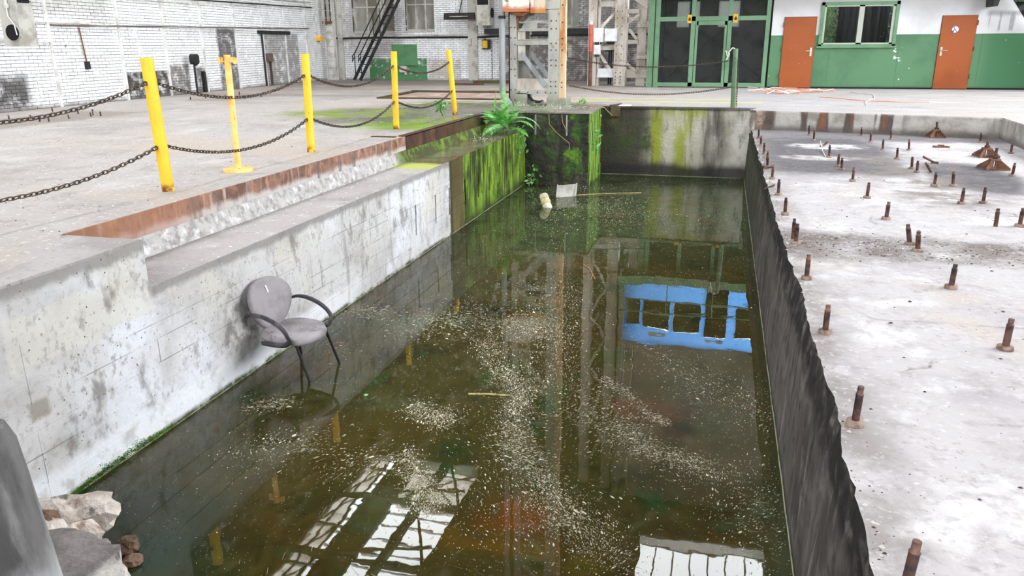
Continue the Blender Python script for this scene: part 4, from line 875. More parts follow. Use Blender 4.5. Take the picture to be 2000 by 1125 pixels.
# ================================================================== THINGS
# ------------------------------------------------------------------ chair in the water
def chair():
    a = math.radians(-10); f = Vector((math.cos(a), math.sin(a), 0)); l = Vector((-math.sin(a), math.cos(a), 0)); z = Vector((0, 0, 1))
    O = Vector((-3.47, 5.60, -1.055))      # centre of the seat top
    def L(u, v, h): return O+f*u+l*v+z*h   # u forward, v to the far side, h up
    t = thing('office_chair', 'grey upholstered office chair with black arms standing in the water against the left wall', 'chair', (O.x, O.y, W))
    # seat pad
    b = MB(); rings = []; n = 28
    for sc, h in ((.80, -.075), (.97, -.06), (1.0, -.03), (.97, -.006), (.85, .004), (.5, -.004), (.05, -.008)):
        rings.append([L(.265*sc*math.copysign(abs(math.cos(q))**.8, math.cos(q)), .265*sc*math.copysign(abs(math.sin(q))**.85, math.sin(q))*(1-.06*math.cos(q)), h-.02*(math.cos(q) > .6)*sc) for q in [2*math.pi*k/n for k in range(n)]])
    vs = [p for r in rings for p in r]; fs = [(i*n+k, i*n+(k+1) % n, (i+1)*n+(k+1) % n, (i+1)*n+k) for i in range(len(rings)-1) for k in range(n)]
    fs += [tuple(range(n))[::-1], tuple(range(6*n, 7*n))]
    b.add(vs, fs, 0, True); b.build('seat', FABRIC, t)
    # egg-shaped back pad, leaning back, slightly dished
    b = MB(); n = 32; rings = []
    B0 = L(-.235, .0, .02); up = (z*.975-f*.21).normalized(); nf = (f*.975+z*.21).normalized()
    def bp(q, sc, d):
        hh = .235*math.sin(q)*sc; w_ = .25*(1+.2*math.sin(q))*math.cos(q)*sc
        return B0+up*(.172+hh)+l*w_+nf*(d+.05*(w_/.26)**2)
    for sc, d in ((.85, -.03), (.98, -.022), (1.0, 0), (.97, .02), (.85, .032), (.5, .036), (.03, .036)):
        rings.append([bp(2*math.pi*k/n, sc, d) for k in range(n)])
    vs = [p for r in rings for p in r]; fs = [(i*n+k, i*n+(k+1) % n, (i+1)*n+(k+1) % n, (i+1)*n+k) for i in range(6) for k in range(n)]
    fs += [tuple(range(n))[::-1], tuple(range(6*n, 7*n))]
    b.add(vs, fs, 0, True); b.build('backrest', FABRIC, t)
    b = MB(); b.add([B0+up*.30+l*(-.01+dx)+nf*(.041+.0)+up*dy for dx, dy in ((-.012, .035), (.004, .035), (.014, -.03), (.0, -.035))], [(0, 1, 2, 3)])
    b.build('scrape_mark', PAINTF, t, 'pale scratch on the backrest')
    for sd in (-1, 1):
        v = sd*.29
        path = [(-.27, .15), (-.20, .185), (-.08, .185), (.04, .155), (.14, .10), (.19, .03), (.17, -.035), (.10, -.065), (-.02, -.07), (-.13, -.07)]
        pts = []
        for i in range(len(path)-1):           # smooth it a little
            for q in (0, .5): pts.append((path[i][0]*(1-q)+path[i+1][0]*q, path[i][1]*(1-q)+path[i+1][1]*q))
        pts.append(path[-1])
        for _ in range(2): pts = [pts[0]]+[((pts[i-1][0]+2*pts[i][0]+pts[i+1][0])/4, (pts[i-1][1]+2*pts[i][1]+pts[i+1][1])/4) for i in range(1, len(pts)-1)]+[pts[-1]]
        b = MB(); m_ = len(pts)
        b.tube([L(p[0], v+(.0 if p[1] > 0 else -sd*.02), p[1]) for p in pts], [.010+.013*min(1, 4*i/m_) for i in range(m_)], 10, flat=.5, up=l)
        b.build('armrest', ARMP, t)
        b = MB(); b.beam(L(-.02, sd*.27, -.062), L(-.02, sd*.10, -.075), .06, .02); b.build('arm_bracket', BLACK, t)
    for p, q in (((.18, -.2, -.07), (-3.253, 5.408)), ((.18, .2, -.07), (-3.20, 5.85)), ((-.16, .2, -.07), (-3.66, 5.98))):
        a0 = L(*p); a1 = Vector((q[0], q[1], W)); a2 = a0+(a1-a0)*1.55
        b = MB(); b.tube([a0, a1, a2], .0125, 8); b.build('leg', BLACK, t)
    b = MB(); b.beam(L(-.2, 0, -.07), L(.18, 0, -.085), .3, .02); b.build('seat_plate', BLACK, t)
    b = MB(); b.beam(L(-.1, 0, -.09), L(-.27, 0, -.05), .06, .012, up=(0, 0, 1)); b.beam(L(-.27, 0, -.05), B0+up*.2+nf*-.03, .06, .012, up=f); b.build('back_bracket', BLACK, t)
chair()

# ------------------------------------------------------------------ posts
def post(name, base, top, r, mat, label, cat='post', group=None, hooks=(), square=False, foot=0):
    B = G(*base); T = UPV(B, *top); B.z = 0
    t = thing(name, label, cat, B, group)
    b = MB(); b.tube([B, T], r, 14); b.build('tube', mat, t)
    for h in hooks:
        p = B+(T-B)*(h/T.z); b = MB()
        for sg in (-1, 1):
            c = p+Vector((0, sg*(r+.012), 0)); b.tube([c+Vector((.016*math.cos(q), 0, .016*math.sin(q))) for q in [2*math.pi*k/8 for k in range(8)]], .004, 5, closed=True)
            b.build('chain_eye', CHAIN, t); b = MB()
    if foot: b = MB(); b.lathe(B, [(foot, 0), (foot, .03), (foot*.95, .036)], 18); b.build('base_plate', mat, t)
    return t, B, T
p1 = post('barrier_post', (329, 373), (286, 113), .055, YELLOW, 'nearest and thickest yellow barrier post on the left floor', hooks=(.98, .41))
p2 = post('barrier_post', (466, 334), (443, 107), .034, YELLOW2, 'thin rust-flecked yellow-orange post on a round base plate', foot=.158)
b = MB(); 
for sg in (-1, 1): b.beam(p2[2]+Vector((0, 0, -.05)), p2[2]+Vector((.09*sg, 0, -.05)), .02, .05); b.beam(p2[2]+Vector((.09*sg, 0, -.03)), p2[2]+Vector((.09*sg, 0, -.09)), .03, .03)
b.build('top_lugs', YELLOW2, p2[0])
p3 = post('barrier_post', (608, 297), (596, 105), .050, YELLOW, 'clean yellow barrier post on dry pale floor, third from the left', hooks=(.94, .41))
p4 = post('barrier_post', (774, 252), (769, 100), .050, YELLOW, 'yellow barrier post with a bright moss patch round its rusty foot', hooks=(.98, .43))
p5 = post('barrier_post', (889, 223), (876, 97), .052, YELLOW, 'farthest yellow barrier post, leaning left beside the fern', hooks=(.98, .44))
p6 = post('barrier_post', (1431, 210), (1437, 95), .05, GPOST, 'mossy green barrier post at the corner of the pit end wall', hooks=(1.0, .42))
b = MB(); c = p6[2]; b.tube([c+Vector((-.02, -.05, 0)), c+Vector((-.06, -.07, .02)), c+Vector((-.13, -.07, -.06)), c+Vector((-.15, -.07, -.16)), c+Vector((-.20, -.07, -.03)), c+Vector((-.12, -.07, -.10)), c+Vector((-.17, -.07, -.22))], .012, 5)
single('tied_cord', b, CABW, 'white cord tied round the green post and its chain', 'cord')

# ------------------------------------------------------------------ chains
LW_, LL, LR = .023, .058, .0050
lm = MB(); pth = []
for k in range(12):
    q = 2*math.pi*k/12; pth.append(Vector(((LL/2-LW_/2)*(1 if math.cos(q) > 1e-6 else -1 if math.cos(q) < -1e-6 else 0)+LW_/2*math.cos(q)*1.0, LW_/2*math.sin(q)*1.25, 0)))
lm.tube(pth, LR, 5, closed=True)
LINKME = bpy.data.meshes.new('link'); LINKME.from_pydata([tuple(p) for p in lm.v], [], lm.f); LINKME.materials.append(CHAIN)
LINKME.polygons.foreach_set('use_smooth', [True]*len(LINKME.polygons)); LINKME.update()
def chain(P, Q, sag, label, cap=None, scale=1.0, straight=False):
    scale = min(scale, 1.1); P, Q = Vector(P), Vector(Q); t = thing('chain', label, 'chain', (P+Q)/2-Vector((0, 0, sag)), 'sagging barrier chains')
    n = 200; pts = [P.lerp(Q, i/n)-Vector((0, 0, sag*4*(i/n)*(1-i/n))) for i in range(n+1)]
    L_ = sum((pts[i+1]-pts[i]).length for i in range(n)); m_ = int(round(L_/(.046*scale)))
    step = L_/m_; acc = 0; i = 0; k = 0; tgt = step/2
    while k < m_ and i < n:
        d = (pts[i+1]-pts[i]).length
        if acc+d >= tgt:
            c = pts[i].lerp(pts[i+1], (tgt-acc)/d); X = (pts[i+1]-pts[i]).normalized(); u = Vector((0, 0, 1)) if abs(X.z) < .9 else Vector((0, 1, 0))
            Y = u.cross(X).normalized(); Z = X.cross(Y); a = (math.pi/4 if k % 2 else -math.pi/4)
            Y2 = Y*math.cos(a)+Z*math.sin(a); Z2 = X.cross(Y2)
            o = bpy.data.objects.new('link', LINKME); link(o); o.parent = t
            mm = Matrix((X, Y2, Z2)).transposed().to_4x4(); o.matrix_local = Matrix.Translation(c-LOC[t.name]) @ mm @ Matrix.Scale(scale, 4)
            k += 1; tgt += step
        else: acc += d; i += 1
def hp(p, h, sg): 
    B, T = p[1], p[2]; return B+(T-B)*(h/T.z)+Vector((0, sg*.065, 0))
P0u, P0l = Vector((-5.1, 3.1, .98)), Vector((-5.1, 3.1, .43))
chain(P0l, hp(p1, .41, -1), .20, 'lower chain running left out of view from the nearest yellow post', scale=1.15)
chain(P0u, hp(p1, .98, -1), .21, 'upper chain running left out of view from the nearest yellow post', scale=1.15)
chain(hp(p1, .98, 1), hp(p3, .94, -1), .19, 'upper chain passing the thin post, between the nearest and the third yellow post', scale=1.15)
chain(hp(p1, .41, 1), hp(p3, .41, -1), .19, 'lower chain passing the thin post, between the nearest and the third yellow post', scale=1.15)
chain(hp(p3, .94, 1), hp(p4, .98, -1), .21, 'upper chain between the third yellow post and the mossy-footed one', scale=1.2)
chain(hp(p3, .41, 1), hp(p4, .43, -1), .22, 'lower chain over mossy floor, between the third yellow post and the mossy-footed one', scale=1.2)
chain(hp(p4, .98, 1), hp(p5, .98, -1), .15, 'upper chain between the mossy-footed post and the leaning yellow post', scale=1.3)
chain(hp(p4, .43, 1), hp(p5, .44, -1), .19, 'lower chain in front of the small weed, between the last two yellow posts', scale=1.3)
cu = PY(1108, 113, 17.2); cl = PY(1112, 167, 17.2)
chain(cu, p6[1]+(p6[2]-p6[1])*(.96/p6[2].z)+Vector((-.06, 0, 0)), .16, 'upper chain between the riveted column and the green post', scale=1.4)
chain(cl, p6[1]+(p6[2]-p6[1])*(.42/p6[2].z)+Vector((-.06, 0, 0)), .17, 'lower chain between the riveted column and the green post', scale=1.4)
a = hp(p6, 1.0, -1); chain(a+Vector((.06, 0, 0)), Vector((p6[1].x+.07, p6[1].y-.06, .03)), 0.0, 'loose chain end hanging down along the green post', scale=1.2)

# ------------------------------------------------------------------ anchor rods on the slab
RODS = [  # base px, top px, radius, label
 ((1669,830),(1682,755),.017,'nearest standing anchor rod on the pit-edge row, above the lowest rod'),
 ((1611,651),(1618,596),.017,'second anchor rod from the front along the pit-edge row'),
 ((1575,545),(1580,497),.017,'third anchor rod from the front along the pit-edge row'),
 ((1554,476),(1558,437),.017,'near rod of the close pair at the left end of the dirt band'),
 ((1548.5,465),(1552,427),.016,'far rod of the close pair at the left end of the dirt band'),
 ((1533,419),(1535.5,386),.017,'anchor rod on the pit-edge row, just beyond the close pair'),
 ((1520,381),(1522,350),.017,'anchor rod on the pit-edge row, second beyond the close pair'),
 ((1508,349.5),(1510,326),.017,'anchor rod on the pit-edge row, third beyond the close pair'),
 ((1498.5,326.5),(1500,304),.017,'near one of the two rods that overlap on the far pit-edge row'),
 ((1498,313),(1500,295),.016,'far one of the two rods that overlap on the far pit-edge row'),
 ((1492,301),(1493,279),.017,'anchor rod on the pit-edge row, third from its far end'),
 ((1486,285),(1487,265),.017,'anchor rod on the pit-edge row, second from its far end'),
 ((1481.5,270),(1482.5,252),.017,'farthest anchor rod on the pit-edge row, below the rusty corner'),
 ((1580,264),(1580.6,245),.017,'anchor rod near the rim wall, leftmost of those standing before it'),
 ((1589,274.5),(1591,254),.017,'anchor rod just right of and below the leftmost rim-wall rod'),
 ((1605,287),(1617,276),.016,'bent short rod leaning right beside a white wire on the far slab'),
 ((1619,307.5),(1621,283),.017,'anchor rod right of the bent short rod'),
 ((1636.5,325),(1639,301),.018,'dark left rod of the pair in the middle of the dark slab patch'),
 ((1643.5,331.5),(1645,308),.017,'reddish right rod of the pair in the middle of the dark slab patch'),
 ((1682,265.5),(1683,248.5),.017,'anchor rod right against the middle of the rim wall'),
 ((1700,278),(1701.5,257.5),.017,'anchor rod just below the middle of the rim wall, beside a small crack'),
 ((1740,272.5),(1741,254),.017,'anchor rod close to the rim wall left of the first rusty bracket'),
 ((1723.7,293.5),(1725.6,272),.017,'anchor rod on the right border of the dark slab patch'),
 ((1775,294),(1776,272),.017,'anchor rod standing on the pale far slab below the first rusty bracket'),
 ((1751.5,311),(1753.5,288.5),.017,'reddish anchor rod alone between the dark patch and the lying rods'),
 ((1780.5,330),(1782.3,306),.018,'left rod of the pair just left of the lying rods'),
 ((1790.7,337),(1793,314),.018,'right rod of the pair just left of the lying rods'),
 ((1820,337),(1808,318),.018,'rod leaning far over to the left below the fallen headed bolt'),
 ((1914,278.5),(1917,259),.018,'reddish rod on a thick washer near the right corner of the rim'),
 ((1974,300.5),(1977.6,278.5),.017,'anchor rod nearest the right rim wall at the frame edge'),
 ((1976.8,343.8),(1982.6,318.5),.018,'anchor rod right of the nearest rusty bracket'),
 ((1665,354),(1668,327),.017,'pale rusty rod on the white slab just below the dark patch'),
 ((1693,387),(1697.6,356.5),.018,'rod with a dark tip, middle of the white slab'),
 ((1824.3,363.4),(1829.2,336),.018,'left rod of the two standing side by side below the lying rods'),
 ((1861,363.5),(1862.8,335),.018,'right rod of the two standing side by side below the lying rods'),
 ((1877.5,398),(1883.3,367),.018,'left rod of the near pair at the right, in the second row from the right'),
 ((1919.5,397.5),(1925.3,366),.018,'right rod of the near pair at the right, in the second row from the right'),
 ((1730.5,428.5),(1736.3,394),.019,'reddish rod on the white slab just above the dirt band'),
 ((1944.3,442.5),(1949.7,407.5),.019,'dark rod second from the right frame edge above the dirt band'),
 ((1991,442.7),(1998.6,406.5),.019,'purplish rod cut close to the right frame edge'),
 ((1777.5,478),(1773.2,438.5),.020,'rod leaning slightly left in the dirt band'),
 ((1792.3,491),(1794.3,452),.020,'upright rod at the near edge of the dirt band'),
 ((1857,563),(1866.5,516),.019,'rod standing alone on the open white slab right of centre'),
 ((1962.5,683),(1976,623),.019,'thick rod on a round washer near the right frame edge, lower half'),
 ((1764,1165),(1792,1057),.018,'lowest anchor rod, cut off by the bottom of the picture'),
]
def rod(B, T, r, label, washer=True, name='anchor_rod'):
    B = Vector(B); B.z = SL-.004; d = (T-B); Ln = d.length
    t = thing(name, label, 'anchor rod', (B.x, B.y, SL), 'rusty anchor rods on the machine slab')
    prof = [(0, 1.0), (.80, 1.0), (.805, 1.08), (.82, 1.08), (.825, .82), (1.0, .82)]
    b = MB(); b.tube([B+d*k for k, _ in prof], [r*q for _, q in prof], 12); b.build('rod', ROD, t)
    if washer:
        u = d.normalized()
        b = MB(); b.lathe((B.x, B.y, SL-.006), [(r*2.25, 0), (r*2.3, .006), (r*2.2, .03), (r*1.1, .032)], 16); b.build('washer', NUT, t)
for base, top, r, lab in RODS:
    B = G(*base, SL); T = UPV(B, *top)
    if base[1] > 1125: r = .017
    rod(B, T, r, lab, washer=base not in ((1548.5,465),(1498,313),(1820,337),(1944.3,442.5)))
# lying headed bolt and leaning brackets
t = thing('fallen_bolt', 'dark headed bolt lying at a slant on the pale far slab', 'bolt', G(1820, 319, SL))
B = G(1823, 319, SL)+Vector((0, 0, .02)); T = UPV(B, 1803, 306); b = MB(); b.tube([B, T], .016, 10); b.build('shank', ROD, t); b = MB(); b.tube([B+Vector((-.03, .01, -.01)), B+Vector((.06, -.02, -.012))], .022, 6); b.build('head', ROD, t)
b = MB(); B = G(1838, 288, SL); b.box(B.x-.12, B.x+.12, B.y-.05, B.y+.05, SL, SL+.025); b.box(B.x-.05, B.x+.04, B.y-.02, B.y+.03, SL+.025, SL+.045); single('iron_plate', b, BRKT, 'small flat iron plate lying between the first two rusty brackets', 'plate')
for (bu, bv), (tu, tv), w_, lab in (((1827, 268), (1830.5, 238), .26, 'farthest rusty pyramid anchor bracket, against the rim wall'), ((1925, 306.5), (1929.5, 273), .28, 'middle rusty pyramid anchor bracket, partly behind the nearest one'), ((1940, 330), (1947.5, 289), .30, 'nearest rusty pyramid anchor bracket with a dark nut and rod')):
    B = G(bu, bv, SL); T = UPV(B, tu, tv); t = thing('anchor_bracket', lab, 'bracket', (B.x, B.y, SL), 'rusty pyramid anchor brackets')
    h = .13
    b = MB(); b.box(B.x-.06, B.x+.06, B.y-.06, B.y+.06, SL+h-.015, SL+h+.01); b.build('top_plate', BRKT, t)
    for k in range(4):
        a = math.pi/4+k*math.pi/2+.1; d = Vector((math.cos(a), math.sin(a), 0)); s_ = Vector((-d.y, d.x, 0))*.008
        c = Vector((B.x, B.y, SL)); b = MB()
        q = [c+d*.03+Vector((0, 0, h)), c+d*.07+Vector((0, 0, h)), c+d*w_*.72+Vector((0, 0, .03)), c+d*w_*.72, c+d*.03]
        b.add([p-s_ for p in q]+[p+s_ for p in q], [(0, 1, 2, 3, 4), (9, 8, 7, 6, 5)]+[(i, (i+1) % 5, 5+(i+1) % 5, 5+i) for i in range(5)]); b.build('gusset', BRKT, t)
    b = MB(); b.box(B.x-w_*.42, B.x+w_*.42, B.y-w_*.42, B.y+w_*.42, SL, SL+.014); b.build('foot_plate', BRKT, t)
    b = MB(); b.lathe((B.x, B.y, SL+h+.01), [(.04, 0), (.04, .035)], 6, sm=False); b.build('nut', ROD, t)
    b = MB(); b.tube([(B.x, B.y, SL+h), tuple(T)], .018, 10); b.build('rod', ROD, t)
b = MB(); q = G(1602, 283, SL); b.tube([q+Vector((0, 0, .06)), G(1606, 296, SL)+Vector((0, 0, .02)), G(1613, 308, SL)+Vector((0, 0, .006))], .005, 5); single('wire', b, CABW, 'thin white wire lying beside the bent short rod', 'wire')
b = MB(); q = Vector((RX+.05, 11.2, SL)); b.tube([q, q+Vector((.05, .05, .015)), q+Vector((.11, .02, .03)), q+Vector((.15, .12, .05))], .012, 5); b.tube([q+Vector((-.01, .2, 0)), q+Vector((.03, .1, .02))], .012, 5); single('bent_wire', b, ROD, 'black bent wire sticking out of the pit edge beside the far rods', 'wire')
b = MB(); q = G(1497, 367, SL); b.tube([q+Vector((-.03, 0, -.02)), q+Vector((.06, .03, .02)), q+Vector((.09, .05, .03))], .014, 5); single('wire_stub', b, ROD, 'short black wire stub on the pit edge among the edge rods', 'wire')
# studs in front of the left brick wall
for u, v in [(18,233),(60,232),(78,238),(96,238),(103,218),(135,232),(153,223),(178,228),(182,225),(197,227),(372,195),(402,192),(422,192),(441,194),(468,186),(478,193),(510,190)]:
    B = G(u, v); t = MB(); t.tube([B-Vector((0, 0, .005)), B+Vector((rnd.uniform(-.01, .01), 0, rnd.uniform(.07, .12)))], .014, 6)
    o = single('floor_stud', t, ROD, 'small dark steel stud standing in the floor strip before the left brick wall' if u < 300 else 'small dark stud in the floor strip behind the thin yellow-orange post', 'stud', 'near strip of floor studs' if u < 300 else 'far strip of floor studs')

# ------------------------------------------------------------------ riveted column on the plinth
def rivets(F, pts, r=.02):
    b = MB()
    for s_, z in pts: b.lathe(F(s_, 0, z), [(r, 0), (r*.8, r*.6), (r*.3, r*.8)], 6, F=lambda q: Vector((q.x, -q.z, q.y)))
    return b
t = thing('riveted_column', 'tall grey riveted lattice column standing on the wet plinth', 'column', (-3.98, 17.3, 0))
YC = 17.15
def cpart(name, mat, *boxes):
    b = MB()
    for q in boxes: b.box(*q)
    return b.build(name, mat, t)
cpart('upright', STEELG, (-4.64, -4.46, YC, YC+.02, 0, ROOF), (-4.64, -4.615, YC, YC+.5, 0, ROOF), (-4.485, -4.46, YC+.02, YC+.18, 0, ROOF), (-4.64, -4.44, YC+.48, YC+.5, 0, ROOF))
cpart('upright', STEELG, (-3.745, -3.50, YC-.03, YC, 0, ROOF), (-3.745, -3.72, YC, YC+.5, 0, ROOF), (-3.525, -3.50, YC, YC+.5, 0, ROOF), (-3.745, -3.50, YC+.48, YC+.5, 0, ROOF))
o = cpart('rail', RUSTRAIL, (-3.50, -3.36, YC-.01, YC+.02, .17, ROOF), (-3.37, -3.345, YC-.07, YC+.02, .17, ROOF)); 
cpart('foot', STEELG, (-4.48, -4.22, YC-.02, YC+.5, 0, .27)); cpart('foot', STEELG, (-3.77, -3.33, YC-.05, YC+.5, 0, .17))
cpart('tie_plate', STEELC, (-4.46, -3.745, YC+.02, YC+.05, .30, .58)); cpart('tie_angle', STEELG, (-4.46, -3.745, YC-.02, YC+.05, .25, .34))
cpart('strut', STEELG, (-4.46, -3.745, YC-.005, YC+.05, 1.29, 1.40)); cpart('strut_flange', STEELC, (-4.46, -3.745, YC-.005, YC+.12, 1.39, 1.41))
cpart('strut', STEELG, (-4.46, -3.745, YC+.0, YC+.05, 1.575, 1.635)); cpart('strut', STEELG, (-4.46, -3.745, YC+.0, YC+.05, 1.745, 1.795))
cpart('gusset_plate', STEELG, (-4.24, -4.0, YC+.01, YC+.03, 1.6, 1.78)); cpart('rear_upright', STEELG, (-4.44, -4.27, YC+.45, YC+.5, 0, ROOF))
cpart('rear_plate', STEELC, (-4.44, -4.27, YC+.03, YC+.05, .96, 1.57)); cpart('cap_plate', STEELG, (-3.80, -3.49, YC-.05, YC+.2, 2.02, 2.2))
for z0 in range(3, 12):
    cpart('strut', STEELG, (-4.46, -3.745, YC-.005, YC+.05, z0-.05, z0+.05))
    b = MB(); b.beam((-4.45, YC+.02, z0+.1), (-3.76, YC+.02, z0+.9), .1, .03, up=(0, 1, 0)); b.build('diagonal', STEELG, t)
for dy, dx in ((-.01, 0), (.35, .13)):
    b = MB(); b.beam((-4.36+dx, YC+dy, 1.13), (-3.80+dx, YC+dy, .42), .10, .012, up=(0, -1, 0)); b.beam((-4.33+dx, YC+dy+.03, 1.15), (-3.77+dx, YC+dy+.03, .44), .012, .06, up=(0, -1, 0)); b.build('diagonal', PIPEG, t)
b = MB(); b.beam((-3.95, YC+.06, 2.2), (-4.32, YC+.06, 1.62), .10, .03, up=(0, -1, 0)); b.build('diagonal', PIPEG, t)
b = MB(); b.beam((-4.25, YC+.3, 2.3), (-4.44, YC+.3, 1.75), .10, .03, up=(0, -1, 0)); b.build('diagonal', STEELG, t)
rv = []
for k in range(10): rv += [(-4.59, .12+k*.22), (-4.50, .12+k*.22+.0)] if k % 3 != 2 else [(-4.50, .2+k*.22)]
b = rivets(lambda s_, n, z: Vector((s_, YC, z)), rv)
rv2 = []
for z in (.12, .28, .42, .52, .86, .97, 1.18, 1.32, 1.62, 1.78): rv2 += [(-3.68, z), (-3.57, z)]
b2 = rivets(lambda s_, n, z: Vector((s_, YC-.03, z)), rv2); b.add(b2.v, b2.f, 0, True)
b2 = rivets(lambda s_, n, z: Vector((s_, YC-.01, z)), [(-3.44, z) for z in (.4, .5, .87, 1.18, 1.3, 1.42, 1.75, 2.1)]); b.add(b2.v, b2.f, 0, True)
b2 = rivets(lambda s_, n, z: Vector((s_, YC-.02, z)), [(-4.4, .29), (-4.2, .29), (-3.98, .29), (-3.8, .29)]); b.add(b2.v, b2.f, 0, True)
b.build('rivets', RIVET, t, kind='stuff')
t = thing('junction_box', 'rust-streaked white junction box high on the riveted column', 'box', (-4.3, YC-.2, 1.93))
b = MB(); b.box(-4.70, -4.13, YC-.26, YC-.02, 1.97, 2.7); b.build('box_body', RUSTBOX, t)
b = MB(); b.box(-4.12, -3.80, YC-.16, YC-.03, 1.94, 2.6); b.box(-3.98, -3.84, YC-.2, YC-.16, 1.94, 2.4); b.build('side_box', RUSTBOX, t)
b = MB(); b.prism([(-4.52, 1.97), (-4.1, 1.97), (-4.25, 1.88), (-4.42, 1.88)], YC-.22, YC-.06, F=lambda a, z, y: (a, y, z)); b.build('cable_gland', RUST, t)
b = MB(); b.tube([(-4.42, YC-.1, 1.9), (-4.42, YC-.05, 1.6)], .025, 8); b.tube([(-4.32, YC-.1, 1.9), (-4.32, YC-.05, 1.78)], .03, 8); b.build('conduit', RUST, t)
t = thing('downpipe', 'grey downpipe with elbow at the left of the riveted column', 'pipe', (-4.7, YC-.05, 0))
b = MB(); b.tube([(-4.765, YC-.08, ROOF-.03), (-4.765, YC-.08, .30), (-4.745, YC-.08, .20), (-4.66, YC-.10, .12), (-4.60, YC-.11, .05), (-4.60, YC-.11, 0)], .068, 14); b.build('pipe', PIPEG, t)
for z in (.33, 1.84, .78): b = MB(); b.lathe((-4.765, YC-.08, z), [(.082, 0), (.082, .06)], 14); b.build('collar', PIPEG if z < 1 else BLACK, t)
b = MB(); b.tube([(-4.22, YC+.1, .27), (-4.18, YC+.05, .17), (-4.08, YC, .10), (-3.95, YC-.02, .08), (-3.85, YC-.02, .10)], .03, 8); single('black_hose', b, RUBBER, 'black hose curling at the foot of the riveted column', 'hose')

# ------------------------------------------------------------------ second lattice column in the back
YD = 26.0
t = thing('lattice_column', 'cream lattice column with white switch boxes in front of the back wall', 'column', (-3.4, YD, 0))
def cpart(name, mat, *boxes):
    b = MB()
    for q in boxes: b.box(*q)
    return b.build(name, mat, t)
cpart('upright', STEELC, (-4.36, -4.06, YD, YD+.05, 0, ROOF), (-4.08, -4.03, YD, YD+.4, 0, ROOF)); cpart('upright', STEELC, (-3.50, -3.19, YD-.06, YD, 0, ROOF), (-3.22, -3.12, YD-.04, YD+.4, 0, ROOF)); cpart('upright', STEELC, (-2.80, -2.52, YD+.2, YD+.26, 0, ROOF)); cpart('upright', STEELC, (-2.44, -2.36, YD-.1, YD+.2, 0, ROOF))
cpart('tie_plate', WHITEE, (-4.05, -3.50, YD, YD+.04, .30, .55)); cpart('tie_plate', STEELC, (-3.12, -2.45, YD+.15, YD+.2, .26, .52)); cpart('tie_angle', WHITEE, (-4.05, -3.50, YD-.03, YD+.04, .27, .33))
for z in (1.37, 2.07, 2.3): cpart('strut', STEELC, (-3.12, -2.76, YD+.1, YD+.2, z-.06, z+.06))
for z in (.9, 1.86): cpart('strut', STEELC, (-2.8, -2.4, YD+.1, YD+.2, z-.05, z+.05))
cpart('strut', STEELC, (-4.05, -3.5, YD+.1, YD+.16, 1.12, 1.26)); cpart('strut', STEELC, (-4.05, -3.5, YD, YD+.06, 2.45, 2.6))
for p, q in (((-3.97, .98), (-3.55, .42)), ((-3.1, .7), (-2.75, .45)), ((-3.95, 1.82), (-3.45, 2.35)), ((-3.1, 1.95), (-2.75, 2.2)), ((-2.95, 2.7), (-2.5, 2.4)), ((-3.05, 1.75), (-2.8, 1.45))):
    b = MB(); b.beam((p[0], YD+.06, p[1]), (q[0], YD+.06, q[1]), .09, .03, up=(0, -1, 0)); b.build('diagonal', STEELC, t)
for k, z0 in enumerate(range(3, 11, 2)):
    b = MB(); b.beam((-4.05, YD+.03, z0), (-3.5, YD+.03, z0+1), .09, .03, up=(0, -1, 0)); b.beam((-3.5, YD+.03, z0+1), (-4.05, YD+.03, z0+2), .09, .03, up=(0, -1, 0)); b.build('diagonal', STEELC, t)
b = rivets(lambda s_, n, z: Vector((s_, YD-.06, z)), [(x, z) for z in (.1, .2, .3, .42, .8, 1.0, 1.25, 1.6, 1.85, 2.1, 2.3) for x in (-3.43, -3.27)]); b.build('rivets', RIVET, t, kind='stuff')
for (x0, x1, z0, z1, lab) in ((-4.16, -3.84, 1.37, 1.80, 'left white switch box on the cream column'), (-3.80, -3.40, 1.39, 1.78, 'right wider white switch box on the cream column'), (-4.14, -3.93, .99, 1.28, 'lower small white switch box on the cream column')):
    t = thing('switch_box', lab, 'switch box', ((x0+x1)/2, YD-.2, z0), 'white switch boxes')
    b = MB(); b.box(x0, x1, YD-.22, YD-.07, z0, z1); b.build('box_body', WHITEE, t); b = MB(); b.box(x0+.015, x1-.015, YD-.235, YD-.22, z0+.015, z1-.06); b.build('cover', WHITEE, t)
    b = MB()
    for q in (.25, .5, .75): b.tube([(x0+(x1-x0)*q, YD-.14, z0), (x0+(x1-x0)*q, YD-.14, z0-.07)], .022, 6)
    b.build('cable_gland', BLACK, t)
b = MB(); b.lathe((-3.62, YD-.1, 1.29), [(.03, 0), (.13, .02), (.13, .09)], 14); single('bell_dome', b, BLACK, 'dark round bell under the right white switch box', 'bell')
t = thing('red_pole', 'red and rust pole beside the cream lattice column', 'pole', (-4.25, YD-.25, 0))
b = MB(); b.tube([PY(1152, 168.3, YD-.25), PY(1153.5, 100, YD-.25)], .065, 10); b.build('lower_length', plain('rusty_brown_pole', (92, 66, 56), .7, 0, (126, 84, 70), 5), t)
b = MB(); b.tube([PY(1153.5, 100, YD-.25), PY(1154.5, 48, YD-.25)], .065, 10); b.build('red_length', REDP, t)
b = MB(); b.tube([PY(1154.5, 48, YD-.25), PY(1155, 41, YD-.25)], .06, 10); b.build('pale_tip', WHITEE, t)
b = MB()
for x, z0, z1 in ((-3.8, 0, 1.15), (-3.73, 0, 1.1), (-3.47, 0, 1.1)): b.tube([(x, YD+1.0, z0), (x, YD+1.0, z1)], .03, 6)
